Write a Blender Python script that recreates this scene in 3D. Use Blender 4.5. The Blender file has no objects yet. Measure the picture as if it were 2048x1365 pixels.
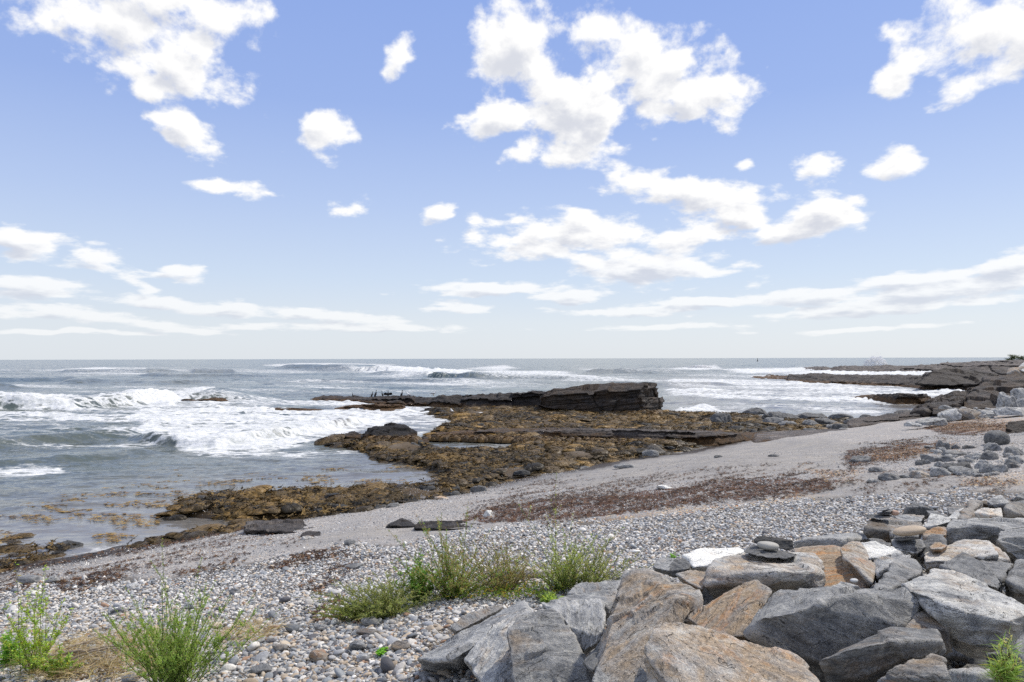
import bpy, bmesh, math, random
import numpy as np
from mathutils import Vector, Matrix, Euler

# ------------------------------------------------------------------ camera
SC = bpy.context.scene
COL = SC.collection
F = 1479.0
CAMZ = 4.6
cd = bpy.data.cameras.new("camera")
cam = bpy.data.objects.new("camera", cd)
COL.objects.link(cam)
cd.sensor_width = 36.0
cd.lens = F / 2048 * 36
cd.clip_start = 0.1
cd.clip_end = 60000
CM = (Matrix.Rotation(math.radians(90 + 1.356), 4, 'X') @ Matrix.Rotation(math.radians(-0.14), 4, 'Z'))
CM.translation = Vector((0, 0, CAMZ))
cam.matrix_world = CM
SC.camera = cam
CR = np.array(CM.to_3x3())

# ------------------------------------------------------------------ light
SUN_EL, SUN_AZ = 51.0, 58.0
SKY_STRENGTH = 0.1
SC.view_settings.view_transform = 'Standard'
SC.view_settings.look = 'None'
SC.view_settings.exposure = 0.14
SC.view_settings.gamma = 1.0
SC.cycles.use_denoising = False
SC.cycles.max_bounces = 6
SC.cycles.sample_clamp_indirect = 2.5
SC.cycles.sample_clamp_direct = 12.0
SC.cycles.diffuse_bounces = 3
SC.cycles.glossy_bounces = 3
SC.cycles.transparent_max_bounces = 6
sl = bpy.data.lights.new("sun", 'SUN')
sl.energy = 3.4
sl.angle = math.radians(1.5)
sl.color = (1.0, 0.93, 0.83)
so = bpy.data.objects.new("sun", sl)
COL.objects.link(so)
_e, _a = math.radians(SUN_EL), math.radians(SUN_AZ)
SDIR = Vector((math.sin(_a) * math.cos(_e), math.cos(_a) * math.cos(_e), math.sin(_e)))
so.rotation_euler = SDIR.to_track_quat('Z', 'Y').to_euler()
so.location = (0, 0, 40)


def ray(px, py):
    px = np.asarray(px, float); py = np.asarray(py, float)
    c = np.stack([(px - 1024) / F, -(py - 682.5) / F, -np.ones_like(px)], -1)
    return c @ CR.T


def PD(px, py, D):
    """point seen at a pixel, D metres ahead along Y"""
    r = ray(px, py)
    return np.array([0, 0, CAMZ]) + r * (np.asarray(D, float) / r[..., 1])[..., None]


def PZ(px, py, z=0.0):
    r = ray(px, py)
    t = (z - CAMZ) / np.minimum(r[..., 2], -1e-5)
    return np.array([0, 0, CAMZ]) + r * t[..., None]


def proj(x, y, z):
    p = np.stack([x, y, z - CAMZ], -1) @ CR
    d = np.maximum(-p[..., 2], 1e-3)
    return 1024 + F * p[..., 0] / d, 682.5 - F * p[..., 1] / d


# ------------------------------------------------------------------ node helpers
class NT:
    def __init__(s, tree):
        s.t = tree; s.n = tree.nodes; s.l = tree.links

    def new(s, ty, **kw):
        n = s.n.new(ty)
        for k, v in kw.items():
            setattr(n, k, v)
        return n

    def setin(s, n, i, v):
        if v is None:
            return
        if isinstance(v, bpy.types.NodeSocket):
            s.l.new(v, n.inputs[i])
        else:
            n.inputs[i].default_value = v

    def math(s, op, a, b=None, c=None, clamp=False):
        n = s.new('ShaderNodeMath', operation=op, use_clamp=clamp)
        s.setin(n, 0, a); s.setin(n, 1, b); s.setin(n, 2, c)
        return n.outputs[0]

    def vmath(s, op, a, b=None, scale=None):
        n = s.new('ShaderNodeVectorMath', operation=op)
        s.setin(n, 0, a); s.setin(n, 1, b)
        if scale is not None:
            s.setin(n, 3, scale)
        return n.outputs[1] if op in ('LENGTH', 'DOT_PRODUCT', 'DISTANCE') else n.outputs[0]

    def mix(s, f, a, b, blend='MIX'):
        n = s.new('ShaderNodeMix', data_type='RGBA', blend_type=blend)
        s.setin(n, 0, f)
        for i, v in ((6, a), (7, b)):
            if not isinstance(v, bpy.types.NodeSocket) and len(v) == 3:
                v = (*v, 1)
            s.setin(n, i, v)
        return n.outputs[2]

    def noise(s, vec, scale, detail=4, rough=0.55, dist=0.0, out=0):
        n = s.new('ShaderNodeTexNoise')
        s.setin(n, 'Vector', vec); s.setin(n, 'Scale', scale); s.setin(n, 'Detail', detail)
        s.setin(n, 'Roughness', rough); s.setin(n, 'Distortion', dist)
        return n.outputs[out]

    def rng(s, v, a, b, c=0.0, d=1.0, smooth=False):
        n = s.new('ShaderNodeMapRange')
        if smooth:
            n.interpolation_type = 'SMOOTHSTEP'
        for i, x in enumerate((v, a, b, c, d)):
            s.setin(n, i, x)
        return n.outputs[0]

    def attr(s, name, ty='GEOMETRY', out='Fac'):
        n = s.new('ShaderNodeAttribute', attribute_name=name, attribute_type=ty)
        return n.outputs[out]

    def mapping(s, vec, scale=(1, 1, 1), loc=(0, 0, 0), rot=(0, 0, 0), ty='POINT'):
        n = s.new('ShaderNodeMapping', vector_type=ty)
        s.setin(n, 0, vec)
        n.inputs[1].default_value = loc; n.inputs[2].default_value = rot; n.inputs[3].default_value = scale
        return n.outputs[0]

    def bump(s, h, strength=0.5, dist=0.02, normal=None):
        n = s.new('ShaderNodeBump')
        n.inputs['Strength'].default_value = strength
        n.inputs['Distance'].default_value = dist
        s.setin(n, 'Height', h)
        if normal is not None:
            s.setin(n, 'Normal', normal)
        return n.outputs[0]

    def comb(s, x, y, z):
        n = s.new('ShaderNodeCombineXYZ')
        s.setin(n, 0, x); s.setin(n, 1, y); s.setin(n, 2, z)
        return n.outputs[0]

    def sep(s, v):
        n = s.new('ShaderNodeSeparateXYZ'); s.setin(n, 0, v)
        return n.outputs


def material(name):
    m = bpy.data.materials.new(name)
    m.use_nodes = True
    t = NT(m.node_tree)
    b = m.node_tree.nodes['Principled BSDF']
    b.inputs['Specular IOR Level'].default_value = 0.35
    return m, t, b


# ------------------------------------------------------------------ sky
W = bpy.data.worlds.new("World")
SC.world = W
W.use_nodes = True
W.cycles.sampling_method = 'MANUAL'
W.cycles.sample_map_resolution = 256
wt = NT(W.node_tree)
for n in list(wt.n):
    wt.n.remove(n)
CLOUDS = [  # cx, cy, rx, ry, tilt in photo degrees, softness
 (255,55,185,85,12),(350,115,85,75,0),(330,5,140,60,0),(150,30,100,45,10),(360,158,55,38,0),(300,170,40,28,30),
 (385,258,72,38,25),(330,262,25,14,20),(650,262,48,46,10),(800,112,22,36,25),(430,376,50,12,0),(520,388,55,14,3),
 (708,418,44,22,0),(862,428,34,20,-15),(60,490,72,23,5),(190,514,80,24,12),(365,543,42,13,5),
 (80,578,92,20,3),(290,574,28,14,0),(300,600,100,13,3),(480,614,110,15,4),(650,632,130,14,4),(130,630,150,14,3),(360,652,90,9,3),
 (1030,95,72,105,0),(1185,42,68,40,5),(1290,140,125,88,10),(1385,195,95,48,15),(1452,235,42,32,20),(1000,235,72,34,-25),
 (1150,210,110,60,0),(1160,262,60,42,0),(1130,308,92,30,3),(1490,330,24,15,0),(1635,338,40,29,0),
 (1790,330,56,31,10),(1380,388,145,36,8),(1470,425,75,22,5),(1640,428,70,38,-10),(1590,462,65,20,-8),
 (1180,478,190,46,0),(1390,465,75,24,0),(1330,540,175,30,2),(1000,577,135,13,0),(1150,592,80,11,0),(925,617,50,11,0),
 (1990,65,145,85,-5),(1930,172,60,38,-20),(1790,175,48,34,-20),
 (2030,540,80,28,-10),(1900,580,200,18,-5),(1600,592,150,14,-3),(1760,615,260,12,-2),(1450,606,150,9,0),(1240,622,130,8,0),
 (1830,556,150,12,-4),(720,655,200,8,0),(1300,655,160,6,0),(1750,655,180,6,-2),(150,665,160,5,0)]
grp = bpy.data.node_groups.new("cloud_density", 'ShaderNodeTree')
grp.interface.new_socket('uv', in_out='INPUT', socket_type='NodeSocketVector')
grp.interface.new_socket('density', in_out='OUTPUT', socket_type='NodeSocketFloat')
g = NT(grp)
gi = g.new('NodeGroupInput'); go = g.new('NodeGroupOutput')
uv = gi.outputs[0]
warp = g.noise(uv, 7.0, 3, 0.6, out=1)
w2 = g.vmath('SCALE', g.vmath('SUBTRACT', warp, (0.5, 0.5, 0.5)), scale=0.038)
uvw = g.vmath('ADD', uv, g.vmath('MULTIPLY', w2, (1.0, 0.6, 0)))
fld = None
uv1 = g.vmath('ADD', uvw, (0, 0, 1))
for (cx, cy, rx, ry, rot) in CLOUDS:
    r0 = ray(cx, cy); r1 = ray(cx + rx, cy); r2 = ray(cx, cy - ry)
    azf = lambda r: math.atan2(r[0], r[1])
    elf = lambda r: math.asin(r[2] / np.linalg.norm(r))
    a0, e0 = azf(r0), elf(r0)
    ax, ay = abs(azf(r1) - a0) * 1.22, abs(elf(r2) - e0) * 1.22
    co, si = math.cos(-math.radians(rot)), math.sin(-math.radians(rot))
    u_ = g.vmath('DOT_PRODUCT', uv1, (co / ax, si / ax, -(co * a0 + si * e0) / ax))
    v_ = g.vmath('DOT_PRODUCT', uv1, (-si / ay, co / ay, -(-si * a0 + co * e0) / ay))
    ln = g.math('MULTIPLY_ADD', v_, v_, g.math('MULTIPLY', u_, u_))
    if rx < 62:  # little clouds are thinner, so the noise tears them more
        ln = g.math('ADD', ln, 0.16 + 0.004 * (62 - rx))
    if fld is None:
        fld = ln
    else:
        n = g.new('ShaderNodeMath', operation='SMOOTH_MIN')
        g.setin(n, 0, fld); g.setin(n, 1, ln); n.inputs[2].default_value = 0.35
        fld = n.outputs[0]
fld = g.math('SQRT', g.math('MAXIMUM', fld, 0.0))
uvs = g.sep(uv)
lv = g.math('LOGARITHM', g.math('MAXIMUM', g.math('ADD', uvs[1], 0.07), 0.01), 2.718282)
st = g.comb(uvs[0], g.math('MULTIPLY', lv, 0.55), 0.0)
n1 = g.noise(st, 8.0, 9, 0.62, 0.25)
n3 = g.noise(st, 26.0, 6, 0.60, 0.1)
nn = g.math('ADD', g.math('MULTIPLY', g.math('SUBTRACT', n1, 0.5), 3.3), g.math('MULTIPLY', g.math('SUBTRACT', n3, 0.5), 2.0))
vb = g.new('ShaderNodeTexVoronoi', feature='SMOOTH_F1'); vb.inputs['Scale'].default_value = 24; vb.inputs['Smoothness'].default_value = 0.25
g.l.new(g.vmath('ADD', st, g.vmath('SCALE', g.vmath('SUBTRACT', g.noise(st, 18.0, 3, 0.6, out=1), (.5, .5, .5)), scale=0.05)), vb.inputs['Vector'])
nn = g.math('ADD', nn, g.math('MULTIPLY', g.math('SUBTRACT', 0.42, vb.outputs['Distance']), 1.1))
dens = g.math('ADD', g.math('MULTIPLY', g.math('SUBTRACT', 1.12, fld), 1.45), nn)
# other parts of the sky, outside the photograph, carry added cloud, thickened to neutralise the fill light
n2 = g.noise(st, 4.0, 8, 0.55)
az_ = g.math('ABSOLUTE', g.sep(uv)[0])
el_ = g.sep(uv)[1]
outm = g.math('MAXIMUM', g.rng(az_, 0.66, 0.80), g.rng(el_, 0.50, 0.62))
other = g.math('ADD', g.math('MULTIPLY', g.math('SUBTRACT', n2, 0.46), 5.0), g.math('MULTIPLY', g.math('SUBTRACT', outm, 1.0), 3.0))
dens = g.math('MAXIMUM', dens, other)
g.l.new(dens, go.inputs[0])

tc = wt.new('ShaderNodeTexCoord').outputs['Generated']
vn = wt.vmath('NORMALIZE', tc)
sx, sy, sz = wt.sep(vn)[0:3]
az = wt.math('ARCTAN2', sx, sy)
el = wt.math('ARCSINE', sz)
uvv = wt.comb(az, el, 0.0)
def cg(v):
    n = wt.new('ShaderNodeGroup'); n.node_tree = grp
    wt.l.new(v, n.inputs[0]); return n.outputs[0]
d0 = cg(uvv)
d1 = cg(wt.vmath('ADD', uvv, wt.comb(wt.math('MULTIPLY_ADD', d0, 1e-6, 0.010), wt.math('MULTIPLY_ADD', el, 0.045, 0.006), 0.0)))
sky = wt.new('ShaderNodeTexSky', sky_type='NISHITA')
sky.sun_disc = False
sky.sun_elevation = _e
sky.sun_rotation = _a
sky.air_density = 1.0; sky.dust_density = 0.6; sky.ozone_density = 1.6
elp = wt.math('MAXIMUM', el, 0.0)
skyc = wt.mix(1.0, sky.outputs[0], (1.0, 1.0, 1.0), 'MULTIPLY')
ramp = wt.new('ShaderNodeValToRGB')
wt.l.new(wt.math('DIVIDE', elp, 0.6), ramp.inputs[0])
cr = ramp.color_ramp
stops = [(0.0, (7.1, 7.6, 8.2)), (0.08, (6.9, 7.5, 8.3)), (0.18, (5.9, 6.9, 8.5)), (0.34, (4.6, 5.75, 8.4)), (0.55, (3.2, 4.45, 8.0)), (0.80, (2.65, 3.9, 7.8)), (1.0, (2.35, 3.6, 7.5))]
SCL = 10.0
while len(cr.elements) < len(stops):
    cr.elements.new(0.5)
for e_, (p, c) in zip(cr.elements, stops):
    e_.position = p; e_.color = (c[0] / SCL, c[1] / SCL, c[2] / SCL, 1)
air = wt.mix(1.0, ramp.outputs[0], (SCL, SCL, SCL), 'MULTIPLY')
base = wt.mix(0.85, skyc, air)
alpha = wt.rng(d0, -0.10, 0.72, smooth=True)
lowf = wt.rng(el, 0.0, 0.16, 0.42, 1.0)
alpha = wt.math('MULTIPLY', alpha, lowf)
shade = wt.math('MULTIPLY', wt.rng(wt.math('ADD', d1, wt.math('MULTIPLY', d0, -0.15)), 0.20, 1.5, smooth=True), wt.rng(el, 0.0, 0.42, 1.0, 0.85))
lit = wt.rng(d0, 0.1, 0.9, smooth=True)
cc = wt.mix(shade, (9.5, 9.45, 9.35), (5.9, 6.15, 6.9))
out = wt.mix(alpha, base, cc)
below = wt.rng(el, -0.02, 0.0)
out = wt.mix(below, (2.2, 2.5, 2.7), out)
bg = wt.new('ShaderNodeBackground'); bg.inputs[1].default_value = SKY_STRENGTH
wt.l.new(out, bg.inputs[0])
wo = wt.new('ShaderNodeOutputWorld'); wt.l.new(bg.outputs[0], wo.inputs[0])

# ------------------------------------------------------------------ numpy noise
def _h(ix, iy, iz, s):
    n = (ix.astype(np.int64) * 374761393 + iy.astype(np.int64) * 668265263 + iz.astype(np.int64) * 2147483647 + s * 974634777) & 0xffffffff
    n = ((n ^ (n >> 13)) * 1274126177) & 0xffffffff
    n = ((n ^ (n >> 15)) * 2246822519) & 0xffffffff
    return ((n ^ (n >> 16)) & 0xffffff) / float(0xffffff)


def vnoise(p, s=0):
    p = np.asarray(p, float)
    i = np.floor(p); f = p - i; i = i.astype(np.int64)
    u = f * f * f * (f * (f * 6 - 15) + 10)
    r = 0
    for a in (0, 1):
        wx = u[..., 0] if a else 1 - u[..., 0]
        for b in (0, 1):
            wy = u[..., 1] if b else 1 - u[..., 1]
            for c in (0, 1):
                wz = u[..., 2] if c else 1 - u[..., 2]
                r = r + wx * wy * wz * _h(i[..., 0] + a, i[..., 1] + b, i[..., 2] + c, s)
    return r * 2 - 1


def vnoise2(x, y, s=0):
    ix = np.floor(x); iy = np.floor(y); fx = x - ix; fy = y - iy
    ix = ix.astype(np.int64); iy = iy.astype(np.int64); z = np.zeros_like(ix)
    ux = fx * fx * fx * (fx * (fx * 6 - 15) + 10); uy = fy * fy * fy * (fy * (fy * 6 - 15) + 10)
    return (((1 - ux) * _h(ix, iy, z, s) + ux * _h(ix + 1, iy, z, s)) * (1 - uy)
            + ((1 - ux) * _h(ix, iy + 1, z, s) + ux * _h(ix + 1, iy + 1, z, s)) * uy) * 2 - 1


def fbm2(x, y, o=4, s=0, g=0.5):
    r = 0; a = 1; t = 0
    for k in range(o):
        r = r + a * vnoise2(x, y, s + k * 17); t += a
        x, y = x * 1.63 + y * 1.17 + 3.1, y * 1.63 - x * 1.17 + 7.7
        a *= g
    return r / t


def fbm(p, o=4, s=0, g=0.5):
    r = 0; a = 1; t = 0
    for k in range(o):
        r = r + a * vnoise(p, s + k * 17); t += a
        p = p * 2.03 + 5.3; a *= g
    return r / t


def sstep(a, b, x):
    t = np.clip((x - a) / (b - a), 0, 1)
    return t * t * (3 - 2 * t)


def polysdf(px, py, poly):
    """signed distance in pixels, positive inside"""
    d2 = np.full(px.shape, 1e12); ins = np.zeros(px.shape, bool)
    n = len(poly)
    for k in range(n):
        x0, y0 = poly[k]; x1, y1 = poly[(k + 1) % n]
        ex, ey = x1 - x0, y1 - y0
        t = np.clip(((px - x0) * ex + (py - y0) * ey) / (ex * ex + ey * ey + 1e-9), 0, 1)
        # vertical distances count more: the ground is foreshortened
        dd = ((px - x0 - t * ex)) ** 2 + ((py - y0 - t * ey) * 3) ** 2
        d2 = np.minimum(d2, dd)
        c = ((y0 > py) != (y1 > py)) & (px < (x1 - x0) * (py - y0) / (y1 - y0 + 1e-12) + x0)
        ins ^= c
    d = np.sqrt(d2)
    return np.where(ins, d, -d)


def pmask(px, py, polys, soft):
    m = np.zeros(px.shape)
    for p in polys:
        xs = [q[0] for q in p]; ys = [q[1] for q in p]
        sel = (px > min(xs) - soft * 2) & (px < max(xs) + soft * 2) & (py > min(ys) - soft) & (py < max(ys) + soft)
        if sel.any():
            v = sstep(-soft, soft, polysdf(px[sel], py[sel], p))
            m[sel] = np.maximum(m[sel], v)
    return m


# ------------------------------------------------------------------ object helpers
def tag(o, label=None, cat=None, group=None, kind=None):
    if label: o['label'] = label
    if cat: o['category'] = cat
    if group: o['group'] = group
    if kind: o['kind'] = kind
    return o


def np_mesh(name, verts, faces, mat=None, smooth=True, parent=None, attrs=None, link=True, matidx=None):
    """faces: (N,3) or (N,4) array, or list of arrays"""
    me = bpy.data.meshes.new(name)
    v = np.ascontiguousarray(verts, np.float32)
    if isinstance(faces, np.ndarray):
        faces = [faces]
    faces = [f for f in faces if len(f)]
    loops = np.concatenate([f.ravel() for f in faces]).astype(np.int32)
    tot = np.concatenate([np.full(len(f), f.shape[1], np.int32) for f in faces])
    start = np.concatenate([[0], np.cumsum(tot)[:-1]]).astype(np.int32)
    me.vertices.add(len(v)); me.vertices.foreach_set('co', v.ravel())
    me.loops.add(len(loops)); me.loops.foreach_set('vertex_index', loops)
    me.polygons.add(len(tot)); me.polygons.foreach_set('loop_start', start)
    me.update(calc_edges=True)
    if smooth:
        me.polygons.foreach_set('use_smooth', np.ones(len(tot), bool))
    for k, a in (attrs or {}).items():
        a = np.asarray(a, np.float32)
        if a.ndim == 1:
            at = me.attributes.new(k, 'FLOAT', 'POINT'); at.data.foreach_set('value', a)
        else:
            at = me.attributes.new(k, 'FLOAT_VECTOR', 'POINT'); at.data.foreach_set('vector', a.ravel())
    if mat is not None:
        me.materials.append(mat)
    o = bpy.data.objects.new(name, me)
    if link:
        COL.objects.link(o)
    if parent is not None:
        o.parent = parent
    return o


def empty(name, loc):
    o = bpy.data.objects.new(name, None); COL.objects.link(o); o.location = loc
    o.empty_display_size = 0.1
    return o


def scatter(name, pos, rot, scl, idx, col, protos, label, cat, group=None):
    me = bpy.data.meshes.new(name)
    n = len(pos)
    me.vertices.add(n); me.vertices.foreach_set('co', np.ascontiguousarray(pos, np.float32).ravel())
    for k, a in (('rot', rot), ('scl', scl), ('col', col)):
        at = me.attributes.new(k, 'FLOAT_VECTOR', 'POINT'); at.data.foreach_set('vector', np.ascontiguousarray(a, np.float32).ravel())
    at = me.attributes.new('idx', 'INT', 'POINT'); at.data.foreach_set('value', np.ascontiguousarray(idx, np.int32))
    o = bpy.data.objects.new(name, me); COL.objects.link(o)
    pc = bpy.data.collections.new(name + "_shapes")
    for p in protos:
        pc.objects.link(p)
    ng = bpy.data.node_groups.new(name + "_scatter", 'GeometryNodeTree')
    ng.interface.new_socket('Geometry', in_out='INPUT', socket_type='NodeSocketGeometry')
    ng.interface.new_socket('Geometry', in_out='OUTPUT', socket_type='NodeSocketGeometry')
    N, L = ng.nodes, ng.links
    gi = N.new('NodeGroupInput'); go = N.new('NodeGroupOutput')
    m2p = N.new('GeometryNodeMeshToPoints'); L.new(gi.outputs[0], m2p.inputs[0])
    ci = N.new('GeometryNodeCollectionInfo'); ci.inputs[0].default_value = pc
    ci.inputs[1].default_value = True; ci.inputs[2].default_value = True
    iop = N.new('GeometryNodeInstanceOnPoints')
    L.new(m2p.outputs[0], iop.inputs['Points']); L.new(ci.outputs[0], iop.inputs['Instance'])
    iop.inputs['Pick Instance'].default_value = True

    def na(nm, ty):
        a = N.new('GeometryNodeInputNamedAttribute'); a.data_type = ty; a.inputs[0].default_value = nm
        return a.outputs[0]
    L.new(na('idx', 'INT'), iop.inputs['Instance Index'])
    L.new(na('rot', 'FLOAT_VECTOR'), iop.inputs['Rotation'])
    L.new(na('scl', 'FLOAT_VECTOR'), iop.inputs['Scale'])
    L.new(iop.outputs[0], go.inputs[0])
    md = o.modifiers.new('scatter', 'NODES'); md.node_group = ng
    tag(o, label, cat, group, 'stuff')
    return o

# ------------------------------------------------------------------ layout of the shore (photo pixels on the ground)
PEB = [(-400,1200),(0,1178),(180,1152),(330,1158),(470,1132),(600,1112),(700,1085),(790,1093),(860,1075),(960,1062),(1060,1052),
       (1180,1040),(1300,1034),(1420,1020),(1550,1006),(1700,991),(1800,985),(2600,975),(2600,2600),(-1500,2600)]
WRACK = [[(900,1046),(940,1030),(1000,1010),(1080,1000),(1250,985),(1400,965),(1560,955),(1700,958),(1640,985),(1500,1000),(1350,1016),(1240,1030),(1140,1040),(1050,1048)],
         [(500,1142),(600,1112),(700,1095),(690,1108),(560,1138)],
         [(1690,900),(1800,885),(1900,880),(1880,900),(1780,925),(1700,935),(1680,920)],
         [(1830,855),(1900,842),(2048,848),(2048,862),(1900,874)]]
WRACK2 = [[(60,1185),(250,1115),(400,1080),(520,1065),(640,1080),(560,1100),(400,1130),(250,1165)],
          [(880,1010),(1100,960),(1300,945),(1500,930),(1700,930),(1700,960),(1400,985),(1000,1040)],
          [(1560,960),(1700,930),(1900,935),(2048,950),(2048,985),(1700,990)],
          [(-200,1190),(0,1150),(120,1140),(140,1160),(0,1190)]]
ORANGE = [[(1090,1050),(1250,1030),(1500,1000),(1600,985),(1700,985),(1560,1010),(1350,1036),(1150,1052)],
          [(1850,848),(1940,836),(2100,832),(2100,866),(1960,868),(1860,862)],
          [(1600,935),(1750,940),(1700,965),(1640,962)], [(1900,960),(2060,935),(2060,975),(1950,978)],
          [(1700,905),(1900,880),(1930,900),(1760,925)]]
SAND = [[(1560,1003),(1640,975),(1740,945),(1900,950),(2100,960),(2100,983),(1800,983)],
        [(1040,975),(1240,915),(1400,885),(1640,878),(1720,890),(1660,940),(1400,960),(1200,975)],
        [(540,1100),(620,1072),(760,1054),(980,1052),(880,1070),(700,1080)]]
WEED = [[(400,1037),(330,1030),(345,1012),(420,990),(560,986),(700,985),(760,975),(820,978),(890,955),(845,935),(760,925),(735,908),
         (640,890),(655,876),(730,868),(832,874),(838,892),(900,900),(1010,899),(1040,888),(930,878),(850,866),(905,845),(845,832),(850,818),(1000,812),
         (1310,822),(1440,826),(1560,836),(1640,835),(1700,848),(1640,866),(1560,872),(1400,890),(1350,903),(1180,928),(1000,965),(880,1000),
         (720,1030),(540,1042)],
        [(250,1092),(340,1075),(420,1048),(500,1052),(470,1065),(360,1082)],
        [(-300,1135),(0,1118),(50,1098),(110,1083),(150,1092),(60,1118),(0,1140),(-300,1180)],
        [(0,1068),(50,1062),(60,1078),(40,1090),(-60,1098),(-100,1080)]]
PILE = [(830,1330),(900,1260),(1060,1200),(1200,1150),(1370,1110),(1480,1090),(1720,1080),(1740,1040),(1850,1010),(2048,985),(2600,960),(2600,3000),(700,3000)]


def shore(x, y):
    d = (x + 11.4) * .716 - (y - 16.5) * .698
    return d + 0.55 * fbm2(x / 5, y / 5, 2, 3) + 0.12 * vnoise2(x / 1.1, y / 1.1, 5)


def T0(x, y):
    d = shore(x, y)
    z = np.where(d > 0, .13 * d, .09 * d)
    z = np.where(z > 2.15, 2.15 + (z - 2.15) * 0.25, z)
    z = np.maximum(z, -1.0)
    z = z + 0.26 * np.exp(-(((x - 7.8) / 2.6) ** 2 + ((y - 26.0) / 2.5) ** 2))
    return z


def T(x, y):
    x = np.asarray(x, float); y = np.asarray(y, float)
    z = T0(x, y)
    px, py = proj(x, y, np.full(x.shape, 0.05))
    m = pmask(px, py, WEED[:1], 22)
    sh = -0.9 + 1.12 * m + 0.16 * fbm2(x / 1.6, y / 1.6, 3, 11) * m
    near = (y > 14) & (y < 90)
    z = np.where(near, np.maximum(z, sh), z)
    z = z + 0.035 * fbm2(x / 0.8, y / 0.8, 3, 21)
    px, py = proj(x, y, z)
    pl = pmask(px, py, [PILE], 40)
    z = z - 0.06 * pl
    return z


def G(px, py):
    """ground point under a pixel"""
    D = np.concatenate([np.arange(3, 60, 0.04), np.arange(60, 400, 0.5)])
    P = PD(np.full(D.shape, float(px)), np.full(D.shape, float(py)), D)
    t = T0(P[:, 0], P[:, 1]); t = np.maximum(t, 0.0)
    k = np.argmax(P[:, 2] <= t)
    return P[k]


def fan(u0, u1, nu, ys):
    u = np.linspace(u0, u1, nu)
    Y, U = np.meshgrid(ys, u, indexing='ij')
    X = U * Y
    ny = len(ys)
    i = np.arange(ny - 1)[:, None] * nu + np.arange(nu - 1)[None, :]
    f = np.stack([i, i + 1, i + nu + 1, i + nu], -1).reshape(-1, 4)
    return X.ravel(), Y.ravel(), f


def inv_rows(a, b, n):
    return 1.0 / np.linspace(1.0 / a, 1.0 / b, n)


# ------------------------------------------------------------------ materials
def mat_ground():
    m, t, b = material("beach_ground")
    P = t.new('ShaderNodeTexCoord').outputs['Object']
    peb, sand, wr, orr, shelf, wet = [t.attr(k) for k in ('peb', 'sand', 'wrack', 'orange', 'shelf', 'wet')]
    vo = t.new('ShaderNodeTexVoronoi'); vo.inputs['Scale'].default_value = 26; t.l.new(P, vo.inputs['Vector'])
    vo2 = t.new('ShaderNodeTexVoronoi'); vo2.inputs['Scale'].default_value = 70; t.l.new(P, vo2.inputs['Vector'])
    r1 = t.sep(vo.outputs['Color'])[0]; r2 = t.sep(vo2.outputs['Color'])[0]; r3 = t.sep(vo.outputs['Color'])[1]
    rr = t.new('ShaderNodeValToRGB'); t.l.new(r1, rr.inputs[0])
    els = [(0, (.10, .10, .11)), (.25, (.21, .20, .20)), (.5, (.33, .31, .29)), (.72, (.40, .35, .30)), (.88, (.55, .54, .52)), (1, (.68, .66, .62))]
    while len(rr.color_ramp.elements) < len(els): rr.color_ramp.elements.new(.5)
    for e, (p, c) in zip(rr.color_ramp.elements, els): e.position = p; e.color = (*c, 1)
    grav = rr.outputs[0]
    fine = t.mix(r2, (.17, .165, .158), (.50, .48, .45))
    n0 = t.noise(P, 0.9, 4); n1 = t.noise(P, 5.0, 5, 0.65)
    gfac = t.math('MULTIPLY', t.rng(n0, 0.35, 0.6), 0.75, clamp=True)
    gcol = t.mix(gfac, fine, grav)
    sandc = t.mix(t.rng(t.math('ADD', t.math('MULTIPLY', t.noise(P, 160, 3, 0.7), .6), t.math('MULTIPLY', t.noise(t.mapping(P, rot=(0, 0, -.75), scale=(.4, 1, 1)), 3.0, 6, .7), .4)), .36, .64), (.165, .158, .150), (.40, .382, .355))
    sfac = t.math('MULTIPLY', sand, t.rng(n1, 0.30, 0.55), clamp=True)
    c = t.mix(sfac, gcol, sandc)
    under = t.mix(r2, (.06, .052, .045), (.20, .18, .155))
    c = t.mix(peb, c, under)
    c = t.mix(1.0, c, t.mix(t.rng(n0, .3, .7), (.86, .86, .88), (1.08, 1.05, 1.0)), 'MULTIPLY')
    # wrack litter
    wst = t.mapping(P, rot=(0, 0, math.radians(-44)), scale=(1.0, 0.28, 1.0))
    wn = t.noise(wst, 5.5, 7, 0.72, 0.5)
    wf = t.math('ADD', t.math('MULTIPLY', wr, 0.44), wn)
    wfac = t.rng(wf, 0.86, 0.93)
    wc = t.mix(t.noise(P, 40, 3, 0.7), (.030, .014, .010), (.16, .075, .038))
    c = t.mix(wfac, c, wc)
    on = t.noise(P, 30, 5, 0.75)
    of = t.rng(t.math('ADD', t.math('MULTIPLY', orr, 0.24), on), 0.78, 0.84)
    oc = t.mix(t.noise(P, 60, 2), (.42, .17, .05), (.70, .48, .20))
    c = t.mix(of, c, oc)
    wc2 = t.mix(t.noise(P, 7, 5, .7), (.018, .014, .008), (.13, .075, .02))
    c = t.mix(shelf, c, wc2)
    dk = t.mix(wet, (1, 1, 1), (.42, .41, .40))
    c = t.mix(1.0, c, dk, 'MULTIPLY')
    t.l.new(c, b.inputs['Base Color'])
    t.l.new(t.rng(wet, 0, 1, 0.9, 0.42), b.inputs['Roughness'])
    h = t.math('ADD', t.math('MULTIPLY', vo.outputs['Distance'], -0.6), t.math('MULTIPLY', n1, 0.5))
    h = t.math('ADD', h, t.math('MULTIPLY', wfac, 0.6))
    t.l.new(t.bump(h, 0.9, 0.03), b.inputs['Normal'])
    return m


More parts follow.
